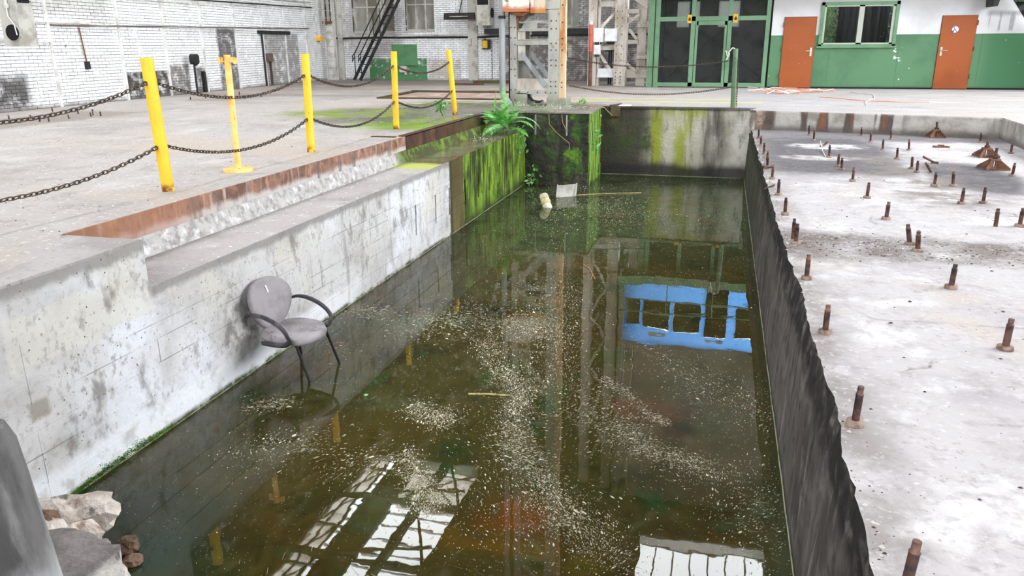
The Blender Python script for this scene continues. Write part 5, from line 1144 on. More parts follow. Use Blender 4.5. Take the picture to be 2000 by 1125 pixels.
b.tube([(-3.95, YD+1.0, 1.1), (-3.4, YD+1.0, 1.1)], .03, 6); b.tube([(-4.1, YD+1.0, .3), (-3.4, YD+1.0, .3)], .03, 6); single('black_handrail', b, BLACK, 'black handrail seen through the cream lattice column', 'handrail')

# ------------------------------------------------------------------ black stairs, ladder and fittings along the back
YS = 28.9
t = thing('black_staircase', 'steep black steel staircase against the white back wall', 'staircase', (-13.5, YS, 0))
A0, A1 = PY(692, 156, YS), PY(771, -10, YS); A0.z = max(A0.z, .0)
dx = (A1-A0)
ex = Vector((.40, -.3, 0))
for off in (0, 1):
    b = MB(); p = A0+ex*off; b.beam(p, p+dx*1.6, .05, .11); b.build('stringer', BLACK, t)
for k in range(1, 17):
    p = A0+dx*(k/10.5); b = MB(); b.beam(p+ex*.03, p+ex*.97, .22, .03); b.build('tread', BLACK, t)
for off in (0, 1):
    p = A0+ex*off; up = Vector((0, 0, .75)); b = MB()
    b.tube([p+dx*.02+Vector((0, 0, .9))+Vector((.02, 0, -.1)), p+dx*.02+Vector((-.06, 0, .62)), p+dx*.02+Vector((-.05, 0, .85)), p+dx*.05+up*1.15, p+dx*1.6+up*1.15], .022, 7); b.build('handrail', BLACK, t)
    for k in (.04, .5, 1.0):
        b = MB(); b.tube([p+dx*k, p+dx*k+Vector((0, 0, .85))], .018, 6); b.build('baluster', BLACK, t)
t = thing('wall_ladder', 'pale steel ladder fixed in the corner of the two brick walls', 'ladder', FL(17.0, .2, 0))
for n_ in (.25, .62):
    b = MB(); b.box(16.93, 16.99, n_-.025, n_+.025, 0, 3.5, 0, FL); b.build('rail', DIRTW, t)
for k in range(12): b = MB(); b.tube([FL(16.96, .25, .2+k*.27), FL(16.96, .62, .2+k*.27)], .014, 6); b.build('rung', DIRTW, t)
b = MB(); b.box(16.6, 16.85, .02, .2, 1.50, 1.66, 0, FL); single('yellow_junction_box', b, SIGNY, 'tiny yellow box on the pipe beside the ladder', 'box')
t = thing('wall_shaft', 'cream board shaft above the pipe, right of the ladder', 'duct', (XB(645), YB-.2, 2.3))
b = MB(); b.box(XB(636), XB(654), YB-.2, YB-.03, 2.25, 4.5); b.build('casing', DIRTW, t)
for u in (634, 647, 655): b = MB(); b.tube([(XB(u), YB-.23, 2.1), (XB(u), YB-.23, 4.4)], .02, 6); b.build('conduit', BLACK, t)
b = MB(); b.box(XB(634), XB(657), YB-.25, YB-.02, 2.16, 2.24); b.build('bracket', RUST, t)
t = thing('green_hatch', 'green painted hatch panel on the back wall right of the black stairs', 'hatch', (XB(791), YB-.05, .55))
b = MB(); b.box(XB(767), XB(815), YB-.07, YB-.01, PY(790, 128, YB).z, PY(790, 87, YB).z); b.build('panel', plain('hatch_green', (86, 134, 92), .5, 0, (78, 122, 84), 2), t)
b = MB(); b.box(XB(779), XB(793), YB-.05, YB-.015, PY(780, 141, YB).z, PY(780, 129, YB).z); b.box(XB(789), XB(793), YB-.05, YB-.015, PY(780, 146, YB).z, PY(780, 140, YB).z); b.build('bare_patch', plain('bare_render', (206, 192, 184), .9), t)
t = thing('radiant_heater', 'dark radiant heater bar on the back wall', 'heater', (XB(897), YB-.4, 2.2))
z1, z0 = PY(897, 25, YB-.4).z, PY(897, 38, YB-.4).z
b = MB(); b.prism([(YB-.5, z0), (YB-.3, z0), (YB-.35, z1), (YB-.45, z1)], PY(868, 30, YB-.4).x, PY(927, 30, YB-.4).x, F=lambda y, z, x: (x, y, z)); b.build('hood', plain('brown_black_metal', (36, 28, 26), .5), t)
b = MB(); b.tube([(PY(880, 30, YB-.4).x, YB-.52, z0+.10), (PY(915, 30, YB-.4).x, YB-.52, z0+.10)], .022, 6); b.build('tube', DIRTW, t)
b = MB(); b.tube([(PY(897, 30, YB-.4).x, YB-.4, z1), (PY(897, 30, YB-.4).x, YB-.02, z1+.5)], .02, 6); b.build('bracket', BLACK, t)
t = thing('yellow_switch', 'yellow and black emergency switch on the back wall left of the downpipe', 'switch', (XB(950), YB-.1, 1.17))
x0, x1, z0, z1 = XB(944), XB(959), PY(950, 96, YB).z, PY(950, 77, YB).z
b = MB(); b.box(x0, x1, YB-.12, YB-.01, z0, z1); b.build('box_body', BLACK, t); b = MB(); b.box(x0+.02, x1-.1, YB-.16, YB-.12, z0+.04, z1-.04); b.build('cover', plain('switch_yellow', (226, 178, 36), .5), t)
b = MB(); b.tube([(x0+.1, YB-.05, z1), (x0+.08, YB-.05, 1.6)], .015, 6); b.tube([(x1+.05, YB-.04, 0.05), (x1+.05, YB-.04, 1.5)], .012, 6); b.build('conduit', BLACK, t)
b = MB(); b.box(XB(917), XB(923), YB-.2, YB-.1, PY(920, 88, YB).z, PY(920, 76, YB).z); single('wall_socket', b, DIRTW, 'small grey socket box on the wall post left of the yellow switch', 'socket')
def heater(name, label, F, s0, s1, n0, n1, z0, z1, fanside, matb):
    t = thing(name, label, 'heater', F((s0+s1)/2, (n0+n1)/2, z0))
    b = MB(); b.box(s0, s1, n0, n1, z0, z1, 0, F); b.build('casing', matb, t)
    fs, fn, fz, r = fanside; axis = F(1, 0, 0)-F(0, 0, 0); c = F(fs, fn, fz)
    nn = F(0, 1, 0)-F(0, 0, 0); K = -1
    FQ = lambda q: nn*q.x+Vector((0, 0, q.y))-axis*q.z
    b = MB(); b.lathe(c, [(r*1.1, -.01), (r*1.1, .012), (r, .02)], 24, F=FQ); b.build('fan_ring', DIRTW, t)
    b = MB(); b.lathe(c-axis*.012, [(r, 0), (r, .012)], 24, F=FQ); b.build('fan_shade_disc', DARK, t)  # dark disc paints the shaded depth of the fan hole
    b = MB(); b.box(s0+.06, s1-.06, n1, n1+.012, z1-.62, z1-.30, 0, F); b.build('louvre_shade_panel', DARK, t)  # dark panel paints the shade behind the louvres
    for k in range(5): b = MB(); b.box(s0+.05, s1-.05, n1, n1+.035, z1-.60+k*.065, z1-.585+k*.065, 0, F); b.build('louvre', BLACK, t)
    b = MB(); b.tube([c-axis*.05+Vector((0, 0, .62)), c-axis*.06+Vector((0, 0, .3)), c-axis*.05+nn*.10+Vector((0, 0, .15)), c-axis*.05+nn*.12-Vector((0, 0, .05))], .012, 6); b.build('pipe', CHROME, t)
    return t
t = heater('unit_heater', 'large grey unit heater with a round fan hole at the top left', FL, .72, 1.13, .84, 1.24, 1.32, 2.75, (.72, 1.08, 1.58, .15), DIRTW)
for s_ in (.80, 1.05): b = MB(); b.box(s_-.03, s_+.03, 0, .86, 1.40, 1.46, 0, FL); b.build('support_arm', DIRTW, t)
b = MB(); b.lathe(FL(.68, 1.06, 2.02), [(.05, 0), (.06, .05), (.035, .12), (.05, .2)], 10); b.build('valve', DIRTW, t)
b = MB(); b.tube([FL(1.05, .06, 1.40), FL(1.05, .06, 1.1)], .015, 6); b.box(1.01, 1.10, .02, .1, .90, 1.08, 0, FL); single('heater_switch', b, BLACK, 'small dark switch on a cable below the large unit heater', 'switch')
b = MB(); b.tube([FL(3.78, .05, 1.74), FL(3.85, .05, .98)], .016, 6); b.build('conduit', RUST) if False else None
t = thing('socket_drop', 'rust-brown conduit ending in a small dark socket on the left brick wall', 'socket', FL(3.85, .05, .8))
b.build('conduit', RUST, t); b = MB(); b.box(3.80, 3.91, .016, .09, .80, .98, 0, FL); b.build('socket', BLACK, t)
FB = lambda s_, n, z: Vector((s_, YB-n, z))
x0, x1 = PY(932, 40, YB-.7).x, PY(956, 40, YB-.7).x; z0 = PY(944, 50, YB-.7).z
t = thing('unit_heater', 'grey-white unit heater on the back wall beside the downpipe', 'heater', (x0, YB-.5, z0))
b = MB(); b.box(x0, x1+.02, YB-.75, YB-.15, z0, z0+1.5); b.build('casing', DIRTW, t)
b = MB(); b.box(x0+.03, x1-.03, YB-.76, YB-.75, z0+.72, z0+1.2); b.build('louvre_shade_panel', DARK, t)  # near-black sheet stands in for the shade between the slats
for k in range(5): b = MB(); b.box(x0+.03, x1-.03, YB-.78, YB-.75, z0+.74+k*.09, z0+.76+k*.09); b.build('louvre', BLACK, t)
b = MB(); b.lathe((x1+.03, YB-.45, z0+.45), [(.18, 0), (.18, .02)], 20, F=lambda q: Vector((q.z, q.x, q.y))); b.build('fan_shade_disc', DARK, t)  # flat dark disc painted as a shaded fan hole
b = MB(); b.tube([(x1+.1, YB-.5, z0+1.4), (x1+.1, YB-.5, z0+.9), (x1-.02, YB-.6, z0+.85)], .012, 6); b.build('pipe', plain('copper_pipe', (170, 140, 124), .4), t)
b = MB(); b.box(x0+.2, x1+.3, YB-.5, YB-.02, z0-.28, z0-.1); single('heater_shelf', b, BLACK, 'dark bracket shelf under the back wall unit heater', 'shelf')
t = thing('meter_stand', 'black cut-cornered switch box on a pole before the left brick wall', 'switch box', FL(7.75, .3, 0))
c = FL(7.72, .3, .95)
b = MB(); b.prism([(-.15, -.08), (-.10, -.14), (.10, -.14), (.15, -.08), (.15, .08), (.10, .14), (-.10, .14), (-.15, .08)], -.08, .05, F=lambda a, z, n: FL(7.85+a, .32+n, .96+z)); b.build('box_body', BLACK, t)
b = MB(); b.tube([FL(7.85, .28, .84), FL(7.85, .28, 0)], .03, 8); b.build('pole', BLACK, t); b = MB(); b.lathe(FL(7.85, .33, .78), [(.04, 0), (.07, .06)], 8); b.build('cable_gland', BLACK, t)
t = thing('brown_switch_box', 'brown rusty switch box in the shaded brick recess', 'switch box', FL(12.6, .1, 0))
b = MB(); b.box(12.45, 12.8, .02, .15, .80, 1.08, 0, FL); b.build('box_body', plain('brown_box_paint', (104, 88, 84), .6, 0, (84, 70, 66), 5), t); b = MB(); b.box(12.70, 12.78, .02, .08, .02, .80, 0, FL); b.build('conduit', plain('brown_conduit', (78, 66, 62), .7), t); b = MB(); b.tube([FL(12.3, .06, 1.75), FL(12.34, .06, 0)], .03, 6); b.build('conduit', BLACK, t)
b = MB(); b.box(8.55, 8.66, .02, .1, .0, .60, 0, FL); single('iron_stub', b, BLACK, 'dark iron stub against the left brick wall right of the black box', 'iron bar')
# ------------------------------------------------------------------ plants
def frond(b, P, d0, length, droop, width, seed, n=20):
    r = random.Random(seed); d = Vector(d0).normalized(); p = Vector(P); step = length/n; pts = [p.copy()]
    for i in range(n):
        d = (d+Vector((0, 0, -droop*step*(0.5+1.6*i/n)))).normalized(); p = p+d*step; pts.append(p.copy())
    b.tube(pts, [.004*(1-.8*i/n) for i in range(n+1)], 4)
    for i in range(2, n+1):
        t = i/n; w = width*math.sin(math.pi*min(1, .12+.88*t)**.75)*(1 if t < .97 else .5)
        tg = (pts[i]-pts[i-1]).normalized(); sd = tg.cross(Vector((0, 0, 1))); sd = sd.normalized() if sd.length > .05 else Vector((1, 0, 0)); nrm = sd.cross(tg)
        for sg in (-1, 1):
            e = (sd*sg+tg*.45-nrm*.12+Vector((r.uniform(-.08, .08), 0, r.uniform(-.08, .08)))).normalized(); q = e.cross(nrm).normalized(); h = step*.62
            a = pts[i]; vs = [a]
            K = 4
            for k in range(1, K+1):
                f = k/K; c = a+e*w*f; hw = h*(1-f*.75)
                vs += [c-e*w*.10+q*hw, c-e*w*.10-q*hw, c+q*hw*.45, c-q*hw*.45]
            fs = []
            pl, pr = 0, 0
            for k in range(K):
                o = 1+4*k; fs += [(pl, o, o+1, pr)] if pl != pr else [(0, o, o+1)]
                fs += [(o, o+2, o+3, o+1)]; pl, pr = o+2, o+3
            b.add(vs, fs)
t = thing('fern', 'bright green fern growing at the end of the wet ledge beside the column', 'fern', (-4.2, 14.75, -.05))
FC = [Vector((-4.35, 14.75, -.12)), Vector((-4.1, 14.6, -.18)), Vector((-3.95, 14.5, -.22)), Vector((-4.05, 15.0, -.1))]
rf = random.Random(11)
FR = [((-1, -.35, .55), .62, 1.2, .17), ((-.9, .1, .75), .6, 1.6, .16), ((-.35, -.5, 1.1), .50, 1.5, .12), ((-.2, .2, 1.3), .55, .9, .11), ((.1, 0, 1.3), .5, 1.3, .11), ((.4, -.2, 1.0), .5, 2.0, .12), ((.9, -.3, .7), .62, 2.2, .15), ((1.0, .1, .4), .6, 2.4, .14), ((.6, -.8, .5), .55, 2.4, .14), ((-.2, -1, .35), .5, 2.6, .17), ((-.6, -.9, .4), .5, 2.4, .17), ((.2, -.9, .6), .45, 2.2, .13), ((.7, .5, .9), .5, 1.8, .12), ((-.6, .5, .8), .5, 1.6, .13), ((1, -.6, .15), .5, 1.6, .13), ((.3, .3, .9), .4, 1.8, .10), ((.8, -.1, 1.0), .5, 2.0, .11), ((-.1, -.7, .9), .4, 2.0, .10)]
for k, (d, L_, dr, w_) in enumerate(FR):
    b = MB(); frond(b, FC[k % 4]+Vector((rf.uniform(-.08, .08), rf.uniform(-.1, .1), 0)), d, L_*1.2, dr*.85, w_*1.05, k); b.build('frond', FERN2 if k in (0, 1, 9, 10, 7) else FERN, t)
for k in range(16):
    a = rf.uniform(0, 6.28); b = MB(); frond(b, FC[k % 4]+Vector((rf.uniform(-.1, .1), rf.uniform(-.15, .15), 0)), (math.cos(a), math.sin(a)*.8-.15, rf.uniform(.3, 1.1)), rf.uniform(.38, .58), rf.uniform(1.4, 2.6), rf.uniform(.10, .15), 40+k); b.build('frond', FERN2 if k % 3 == 0 else FERN, t)
b = MB()
for k in range(260):      # small leaflets at the fern foot and down the corner
    c = Vector((rf.uniform(-4.4, -3.82), rf.uniform(14.3, 15.3), BE+rf.uniform(0, .12))) if k < 170 else Vector((-3.84+rf.uniform(0, .05), rf.uniform(14.4, 15.3), BE-rf.uniform(0, .3)))
    a = rf.uniform(0, 6.28); l = rf.uniform(.02, .05); d = Vector((math.cos(a), math.sin(a), rf.uniform(-.3, .8)))*l; e = Vector((-math.sin(a), math.cos(a), .2))*l*.4
    b.add([c, c+d*.5+e, c+d, c+d*.5-e], [(0, 1, 2, 3)])
b.build('small_leaves', FERN, t, kind='stuff')
t = thing('weed_plant', 'small pale green weed growing on the mossy floor before the leaning yellow post', 'weed', G(862, 225))
B = G(864, 226); 
for k in range(7):
    d = Vector((rf.uniform(-.5, .5), rf.uniform(-.3, .3), 1)); pts = [B+Vector((rf.uniform(-.03, .03), 0, 0))+d*(.34*i/5)*rf.uniform(.9, 1)+Vector((0, 0, -.06*(i/5)**2)) for i in range(6)]
    b = MB(); b.tube(pts, .005, 5); b.build('stem', STEM, t)
    for i in range(2, 6):
        for sg in (-1, 1):
            a = rf.uniform(0, 6.28); e = Vector((math.cos(a), math.sin(a)*.6, rf.uniform(-.5, .3))).normalized(); l = rf.uniform(.09, .16); q = e.cross(Vector((0, .3, 1))).normalized()*.018
            b = MB(); c = pts[i]; b.add([c, c+e*l*.4+q, c+e*l-Vector((0, 0, .03)), c+e*l*.4-q], [(0, 1, 2), (0, 2, 3)]); b.build('leaf', FERN2, t)
def creeper(label, pts, n, spread, seed, name='creeper'):
    r = random.Random(seed); P = [Vector(p) for p in pts]; t = thing(name, label, 'plant', P[-1])
    b = MB(); b.tube(P, .006, 5); b.build('stem', ROOT, t)
    for k in range(n):
        i = r.randrange(len(P)-1); c = P[i].lerp(P[i+1], r.random())+Vector((r.gauss(0, spread), r.gauss(0, spread), r.gauss(0, spread))); a = r.uniform(0, 6.28); l = r.uniform(.03, .06)
        d = Vector((math.cos(a), -.3, math.sin(a)))*l; e = Vector((-math.sin(a), -.2, math.cos(a)))*l*.5
        b = MB(); b.add([c-d, c+e, c+d, c-e], [(0, 1, 2, 3)]); b.build('leaf', FERN2 if k % 2 else FERN, t)
creeper('small leafy creeper hanging from the right corner of the mossy plinth', [(-2.50, 15.9, -.35), (-2.44, 15.85, -.5), (-2.46, 15.8, -.7), (-2.45, 15.8, -1.1)], 26, .05, 3)
creeper('small leafy plant at the waterline left of the mossy plinth face', [(-3.72, 15.3, -1.46), (-3.70, 15.25, -1.32), (-3.62, 15.3, -1.22)], 24, .08, 4)
creeper('hanging root tuft with few leaves below the fern at the mossy corner', [(-3.80, 15.1, -.38), (-3.74, 14.9, -.46), (-3.70, 14.85, -.6), (-3.74, 14.8, -.75)], 14, .06, 6)
creeper('tiny green sprout on the floor at the right of the column foot', [(-3.1, 17.6, 0), (-3.08, 17.6, .09), (-3.0, 17.58, .13)], 10, .05, 8)
for lab, pts in (('long curling dry root in front of the plinth, left', [(1072, 222), (1073, 243), (1090, 262), (1112, 280), (1112, 292)]), ('dry root hanging at the middle of the plinth', [(1097, 224), (1099, 240), (1107, 256)]), ('dry stem arching over the end wall beside the plinth', [(1120, 205), (1150, 206), (1180, 210), (1196, 226)])):
    b = MB(); b.tube([PY(u, v, 15.36) for u, v in pts], .008, 5); single('dry_root', b, ROOT, lab, 'root')
b = MB()
for x in (-3.62, -2.98): b.box(x-.012, x+.012, 15.40, 15.46, -.45, -.05)
b.build('steel_strip', PIPEG, bpy.data.objects['column_plinth'])
# little steel cover at the plinth / end wall corner
t = thing('steel_bracket', 'brown steel bracket at the top of the end wall beside the plinth', 'bracket', (-2.2, 17.1, -.22))
b = MB(); b.box(-2.33, -2.12, 17.04, 17.12, -.20, .0); b.build('plate', STEELB, t); b = MB(); b.beam((-2.35, 17.15, .02), (-2.2, 17.7, .02), .05, .03); b.build('bar', STEELB, t)
b = MB(); b.box(-2.2, -1.95, 17.3, 17.65, 0, .012); single('white_tile', b, PAINTF, 'white flat fragment on the floor behind the end wall', 'fragment')
# moss tufts: along the waterline, on the mossy wall and beside the column
rm = random.Random(9); bw, bpl, brs = MB(), MB(), MB(); b = bw
def tuft(c, n, s, nrm):
    n = int(n*1.8)
    for _ in range(n):
        p = c+Vector((rm.gauss(0, s), rm.gauss(0, s), rm.gauss(0, s*.6))); h = rm.uniform(.004, .010); d = (Vector(nrm)+Vector((rm.gauss(0, .5), rm.gauss(0, .5), rm.gauss(0, .5)))).normalized()*h; q = d.orthogonal().normalized()*h*.5
        b.add([p-q, p+q, p+d], [(0, 1, 2)])
for k in range(230):
    y = rm.uniform(3.4, 4.4); e = math.sin((y-3.4)/1.0*math.pi); tuft(Vector((-3.845, y, W+.012+abs(rm.gauss(0, .035))*e*.8)), 8, .012, (1, 0, .4))
for k in range(160):
    y = rm.uniform(4.4, 8); tuft(Vector((-3.846, y, W+.004+abs(rm.gauss(0, .01)))), 5, .010, (1, 0, .3))
for k in range(500):
    y = rm.uniform(11.5, 15.4); z = rm.uniform(-1.45, -.37)
    if mn.noise(Vector((y*2.0, z*.6, 3))) > .0: tuft(Vector((-3.842, y, z)), 7, .02, (1, 0, -.5))
b = brs
for k in range(260):
    y = rm.uniform(10.9, 14.6); tuft(Vector((-4.49, y, -.35+rm.uniform(0, .15))), 8, .02, (1, 0, .5))
b = bpl
for k in range(260):
    z = rm.uniform(-1.4, 0); y = rm.uniform(15.5, 17.0); tuft(Vector((-2.525, y, z)), 8, .025, (1, 0, -.6))
for k in range(150):
    x = rm.uniform(-3.8, -2.6); z = -1.46+abs(rm.gauss(0, .35)); tuft(Vector((x, 15.44, min(z, -.02))), 8, .03, (0, -1, -.2))
for k in range(80):
    x = rm.uniform(-4.0, -3.3); tuft(Vector((x, 15.46, .0)), 8, .03, (0, -.4, 1))

for q, nm in ((bw, 'wall_pool_left'), (brs, 'trim_5'), (bpl, 'column_plinth')): q.build('moss_tufts', MOSS, bpy.data.objects[nm], kind='stuff')
# ------------------------------------------------------------------ things floating in the water
t = thing('floating_tray', 'pale plastic tray with upturned ends floating near the plinth', 'tray', G(1106, 384, W))
c = G(1107, 385, W); b = MB()
p0, p1_ = G(1088, 386, W), G(1125, 383, W); d = (p1_-p0); bk = Vector((0, .05, .22))
b.add([p0+bk*0, p1_+bk*0, p1_+bk, p0+bk, p0+Vector((0, .03, 0)), p1_+Vector((0, .03, 0)), p1_+bk+Vector((0, .03, 0)), p0+bk+Vector((0, .03, 0))], [(0, 1, 2, 3), (7, 6, 5, 4), (0, 4, 5, 1), (1, 5, 6, 2), (2, 6, 7, 3), (3, 7, 4, 0)]); b.build('panel', DIRTW, t)
for p in (p0, p1_): b = MB(); b.beam(p+Vector((0, -.05, .01)), p+bk*1.08, .02, .03); b.build('end_lug', DIRTW, t)
t = thing('floating_canister', 'crumpled cream canister floating left of the pale tray', 'canister', G(1068, 402, W))
c = G(1069, 404, W); ax = Vector((-.25, .25, .5)).normalized(); q = Vector((1, 0, 0)); q = (q-ax*q.dot(ax)).normalized(); r2 = ax.cross(q); FQ = lambda v: q*v.x+r2*v.y+ax*v.z
b = MB(); b.lathe(c-ax*.08, [(.06, 0), (.085, .03), (.082, .12), (.072, .15), (.083, .18), (.08, .30), (.06, .33)], 14, F=FQ); b.build('canister_body', plain('stained_cream_plastic', (206, 202, 182), .5, 0, (160, 152, 116), 9), t)
b = MB(); b.lathe(c+ax*.06, [(.088, 0), (.088, .05)], 14, F=FQ); b.build('label_band', plain('faded_band', (188, 176, 116), .6), t)
def stick(lab, a, c, r, mat=WOOD):
    A_, C_ = G(*a, W)+Vector((0, 0, .006)), G(*c, W)+Vector((0, 0, .006)); b = MB(); b.tube([A_, A_.lerp(C_, .5)+Vector((0, 0, .006)), C_], r, 6); single('floating_stick', b, mat, lab, 'stick')
stick('long thin stick floating beside the pale tray', (1127, 381.5), (1252, 377), .010); stick('short pale stick floating in the middle of the pit', (915, 771), (996, 774), .009)
b = MB(); pp = [G(u, v, W)+Vector((0, 0, .006)) for u, v in ((1140, 518), (1152, 526), (1162, 545))]; b.tube(pp, .006, 5); b.tube([pp[1].lerp(pp[2], .6), G(1153, 549, W)+Vector((0, 0, .006))], .005, 5); single('floating_twig', b, ROOT, 'small forked reddish twig floating in the far water', 'twig')
b = MB(); c = G(715, 772, W)+Vector((0, 0, .004)); b.lathe(c, [(.02, 0), (.014, .004)], 8); single('floating_leaf', b, FERN2, 'tiny yellow-green leaf floating left of the short stick', 'leaf')
# flakes drifting in streaks
def flow(x, y):
    a = mn.noise(Vector((x*.55, y*.45, 11)))*2.6+mn.noise(Vector((x*1.5, y*1.3, 4)))*1.1
    return Vector((math.cos(a+1.9), math.sin(a+1.9), 0))
BANDS = [ ([(945,672),(975,735),(1010,790),(1030,850),(1050,905),(1095,980),(1150,1050),(1180,1120)], .15, 3000), ([(1050,620),(1080,700),(1040,760),(1060,850)], .35, 1300), ([(1195,745),(1245,775),(1300,815),(1335,835)], .05, 380),
 ([(1235,830),(1300,880),(1360,915),(1415,950)], .10, 750), ([(1150,760),(1200,810),(1260,860)], .22, 700), ([(1290,690),(1400,760),(1450,800),(1490,850)], .25, 700), ([(770,900),(800,950),(850,1000)], .10, 800), ([(830,1000),(850,1010)], .09, 320), ([(780,800),(850,830),(900,835)], .12, 620), ([(470,800),(530,790)], .12, 220),
 ([(700,605),(770,615)], .22, 500), ([(820,640),(900,625),(960,640)], .35, 900), ([(1000,650),(1060,640),(1090,660)], .3, 900), ([(1050,560),(1110,620)], .4, 700), ([(1100,440),(1250,420),(1400,430)], .9, 1500), ([(1080,400),(1230,400)], .6, 700), ([(480,900),(600,870)], .2, 400), ([(1400,960),(1480,1000),(1500,1100)], .3, 500), ([(1000,950),(1080,1100)], .45, 700), ([(650,930),(700,900)], .2, 200), ([(560,640),(650,700)], .2, 160) ]
rw = random.Random(21)
fl = MB(); fd = MB()
def flake(mb, x, y, s, el):
    if not (-3.83 < x < .54 and 1.4 < y < 17.05): return
    d = flow(x, y); e = Vector((-d.y, d.x, 0)); c = Vector((x, y, W+.0025)); a = s*el; k = [rw.uniform(.6, 1.1) for _ in range(5)]
    mb.add([c+d*a*k[0], c+d*a*.2*k[1]+e*s*.6, c-d*a*.9*k[2]+e*s*.3, c-d*a*.7*k[3]-e*s*.4, c+d*a*.3-e*s*.6*k[4]], [(0, 1, 2, 3, 4)])
def filament(x, y, T_, L_):
    pts = []; n = 5; wv = rw.uniform(.0005, .0010)*(y/5.5)**.4
    for i in range(n+1):
        if not (-3.82 < x < .53 and 1.5 < y < 17): return
        f = flow(x, y); d = (T_*1.0+f*.8).normalized(); pts.append((x, y, d)); x += d.x*L_/n; y += d.y*L_/n
    vs = []
    for i, (a, c, d) in enumerate(pts):
        k = wv*(1 if 0 < i < n else .3); vs += [(a-d.y*k, c+d.x*k, W+.0022), (a+d.y*k, c-d.x*k, W+.0022)]
    (fl if rw.random() < .22 else fd).add(vs, [(2*i, 2*i+1, 2*i+3, 2*i+2) for i in range(n)])
for px, wd, n in BANDS:
    P = [G(u, v, W) for u, v in px]
    for _ in range(int(n*1.7)):
        i = rw.randrange(len(P)-1); c = P[i].lerp(P[i+1], rw.random()); T_ = (P[i+1]-P[i]).normalized()
        x, y = c.x+rw.gauss(0, wd*.6), c.y+rw.gauss(0, wd*.8)
        for _k in range(3): q = flow(x, y); x += q.x*.04; y += q.y*.04
        if rw.random() < .14: filament(x, y, T_, rw.uniform(.02, .07)*(y/6)**.4)
        s = min(.019, .0025*math.exp(abs(rw.gauss(0, .55)))*(y/5.5)**.4)
        flake(fl if rw.random() < .62 else fd, x, y, s, rw.uniform(.9, 2.4))
for _ in range(1500):
    x, y = rw.uniform(-3.8, .5), 2.0+14*rw.random()**1.3; g = mn.noise(Vector((x*.8, y*.6, 31)))
    if g > -.05: filament(x, y, flow(x*.7, y*.7+3), rw.uniform(.03, .10)*(y/6)**.4)
for _ in range(17000):
    x, y = rw.uniform(-3.83, .54), 2.0+15*rw.random()**1.2
    if mn.noise(Vector((x*1.1, y*.9, 20)))+mn.noise(Vector((x*4, y*4, 2)))*.8 < -.55: continue
    s = .0018*math.exp(abs(rw.gauss(0, .5)))*(y/5.5)**.45; flake(fl if rw.random() < .45 else fd, x, y, s, rw.uniform(.8, 2.6))
for _ in range(4500):
    x, y = rw.uniform(-3.8, .5), rw.uniform(8.5, 16.5)
    if mn.noise(Vector((x*1.3, y*.8, 44))) > -.1: flake(fl if rw.random() < .5 else fd, x, y, .003*math.exp(abs(rw.gauss(0, .45))), rw.uniform(.8, 2))
tag(fl.build('floating_flakes', FLAKE), 'pale flakes drifting in swirling streaks on the water', 'flakes', None, 'stuff')
tag(fd.build('floating_scum', FLAKED), 'fine grey-brown scum specks drifting on the water', 'scum', None, 'stuff')
# splashing water at the column foot and on the ledge
b = MB(); rs = random.Random(3)
for c, n, sx, sz in ((Vector((-3.6, 16.6, .01)), 420, .45, .05), (Vector((-4.12, 13.3, BE)), 70, .10, .06), (Vector((-3.3, 16.2, .01)), 140, .3, .03), (Vector((-4.35, 16.8, .01)), 120, .2, .03), (Vector((-2.9, 15.25, W)), 60, .4, .02)):
    for _ in range(n):
        p = c+Vector((rs.gauss(0, sx), rs.gauss(0, sx*.5), abs(rs.gauss(0, sz)))); r_ = rs.uniform(.002, .006)
        b.add([p+Vector((r_, 0, 0)), p+Vector((-r_, 0, 0)), p+Vector((0, r_, 0)), p+Vector((0, -r_, 0)), p+Vector((0, 0, r_*1.6)), p+Vector((0, 0, -r_))], [(0, 2, 4), (2, 1, 4), (1, 3, 4), (3, 0, 4), (2, 0, 5), (1, 2, 5), (3, 1, 5), (0, 3, 5)])
tag(b.build('splash_drops', SPLASH), 'water drops splashing at the column foot and on the wet ledge', 'splash', None, 'stuff')
# ------------------------------------------------------------------ rubble at the bottom left
def rock(name, label, c, r, seed, mat, rot=0, sq=1.0, group='rubble at the near left corner of the pit', am=.45):
    bm = bmesh.new(); bmesh.ops.create_icosphere(bm, subdivisions=3, radius=1)
    for v in bm.verts:
        p = v.co.copy(); k = 1+am*.5*mn.noise(p*1.1+Vector((seed*7.1, 0, 0)))+am*.6*mn.noise(p*2.4+Vector((0, seed*3.3, 0)))+am*.22*mn.noise(p*6+Vector((0, 0, seed)))
        m_ = max(abs(p.x), abs(p.y), abs(p.z)); k *= (1-.35*sq)+.35*sq/m_*.85
        v.co = p*k
    me = bpy.data.meshes.new(name)
    for v in bm.verts: v.co = Matrix.Rotation(rot, 3, 'Z') @ Vector((v.co.x*r[0], v.co.y*r[1], v.co.z*r[2]))
    bm.to_mesh(me); bm.free(); me.materials.append(mat)
    o = bpy.data.objects.new(name, me); link(o); o.location = c; LOC[o.name] = Vector(c)
    return tag(o, label, 'stone', group)
rock('rubble_stone', 'large pale broken plaster chunk against the left wall at the waterline', (-3.44, 3.02, -1.27), (.27, .13, .13), 3, STONE, .62)
rock('rubble_stone', 'grey-topped broken chunk leaning in front of the large pale chunk', (-3.16, 2.80, -1.25), (.12, .10, .10), 5, STONE, .3)
rock('rubble_stone', 'small brown stone lying in the water by the broken slab', (-3.07, 3.03, -1.40), (.06, .05, .05), 8, BSTONE, .9)
rock('rubble_stone', 'mossy brown stone half under water beside the small brown stone', (-3.0, 2.97, -1.47), (.06, .05, .05), 9, BSTONE, .4)
rock('rubble_stone', 'small pale chunk wedged between the grey pier and the large chunk', (-3.40, 2.80, -1.24), (.13, .10, .09), 12, STONE, .1)
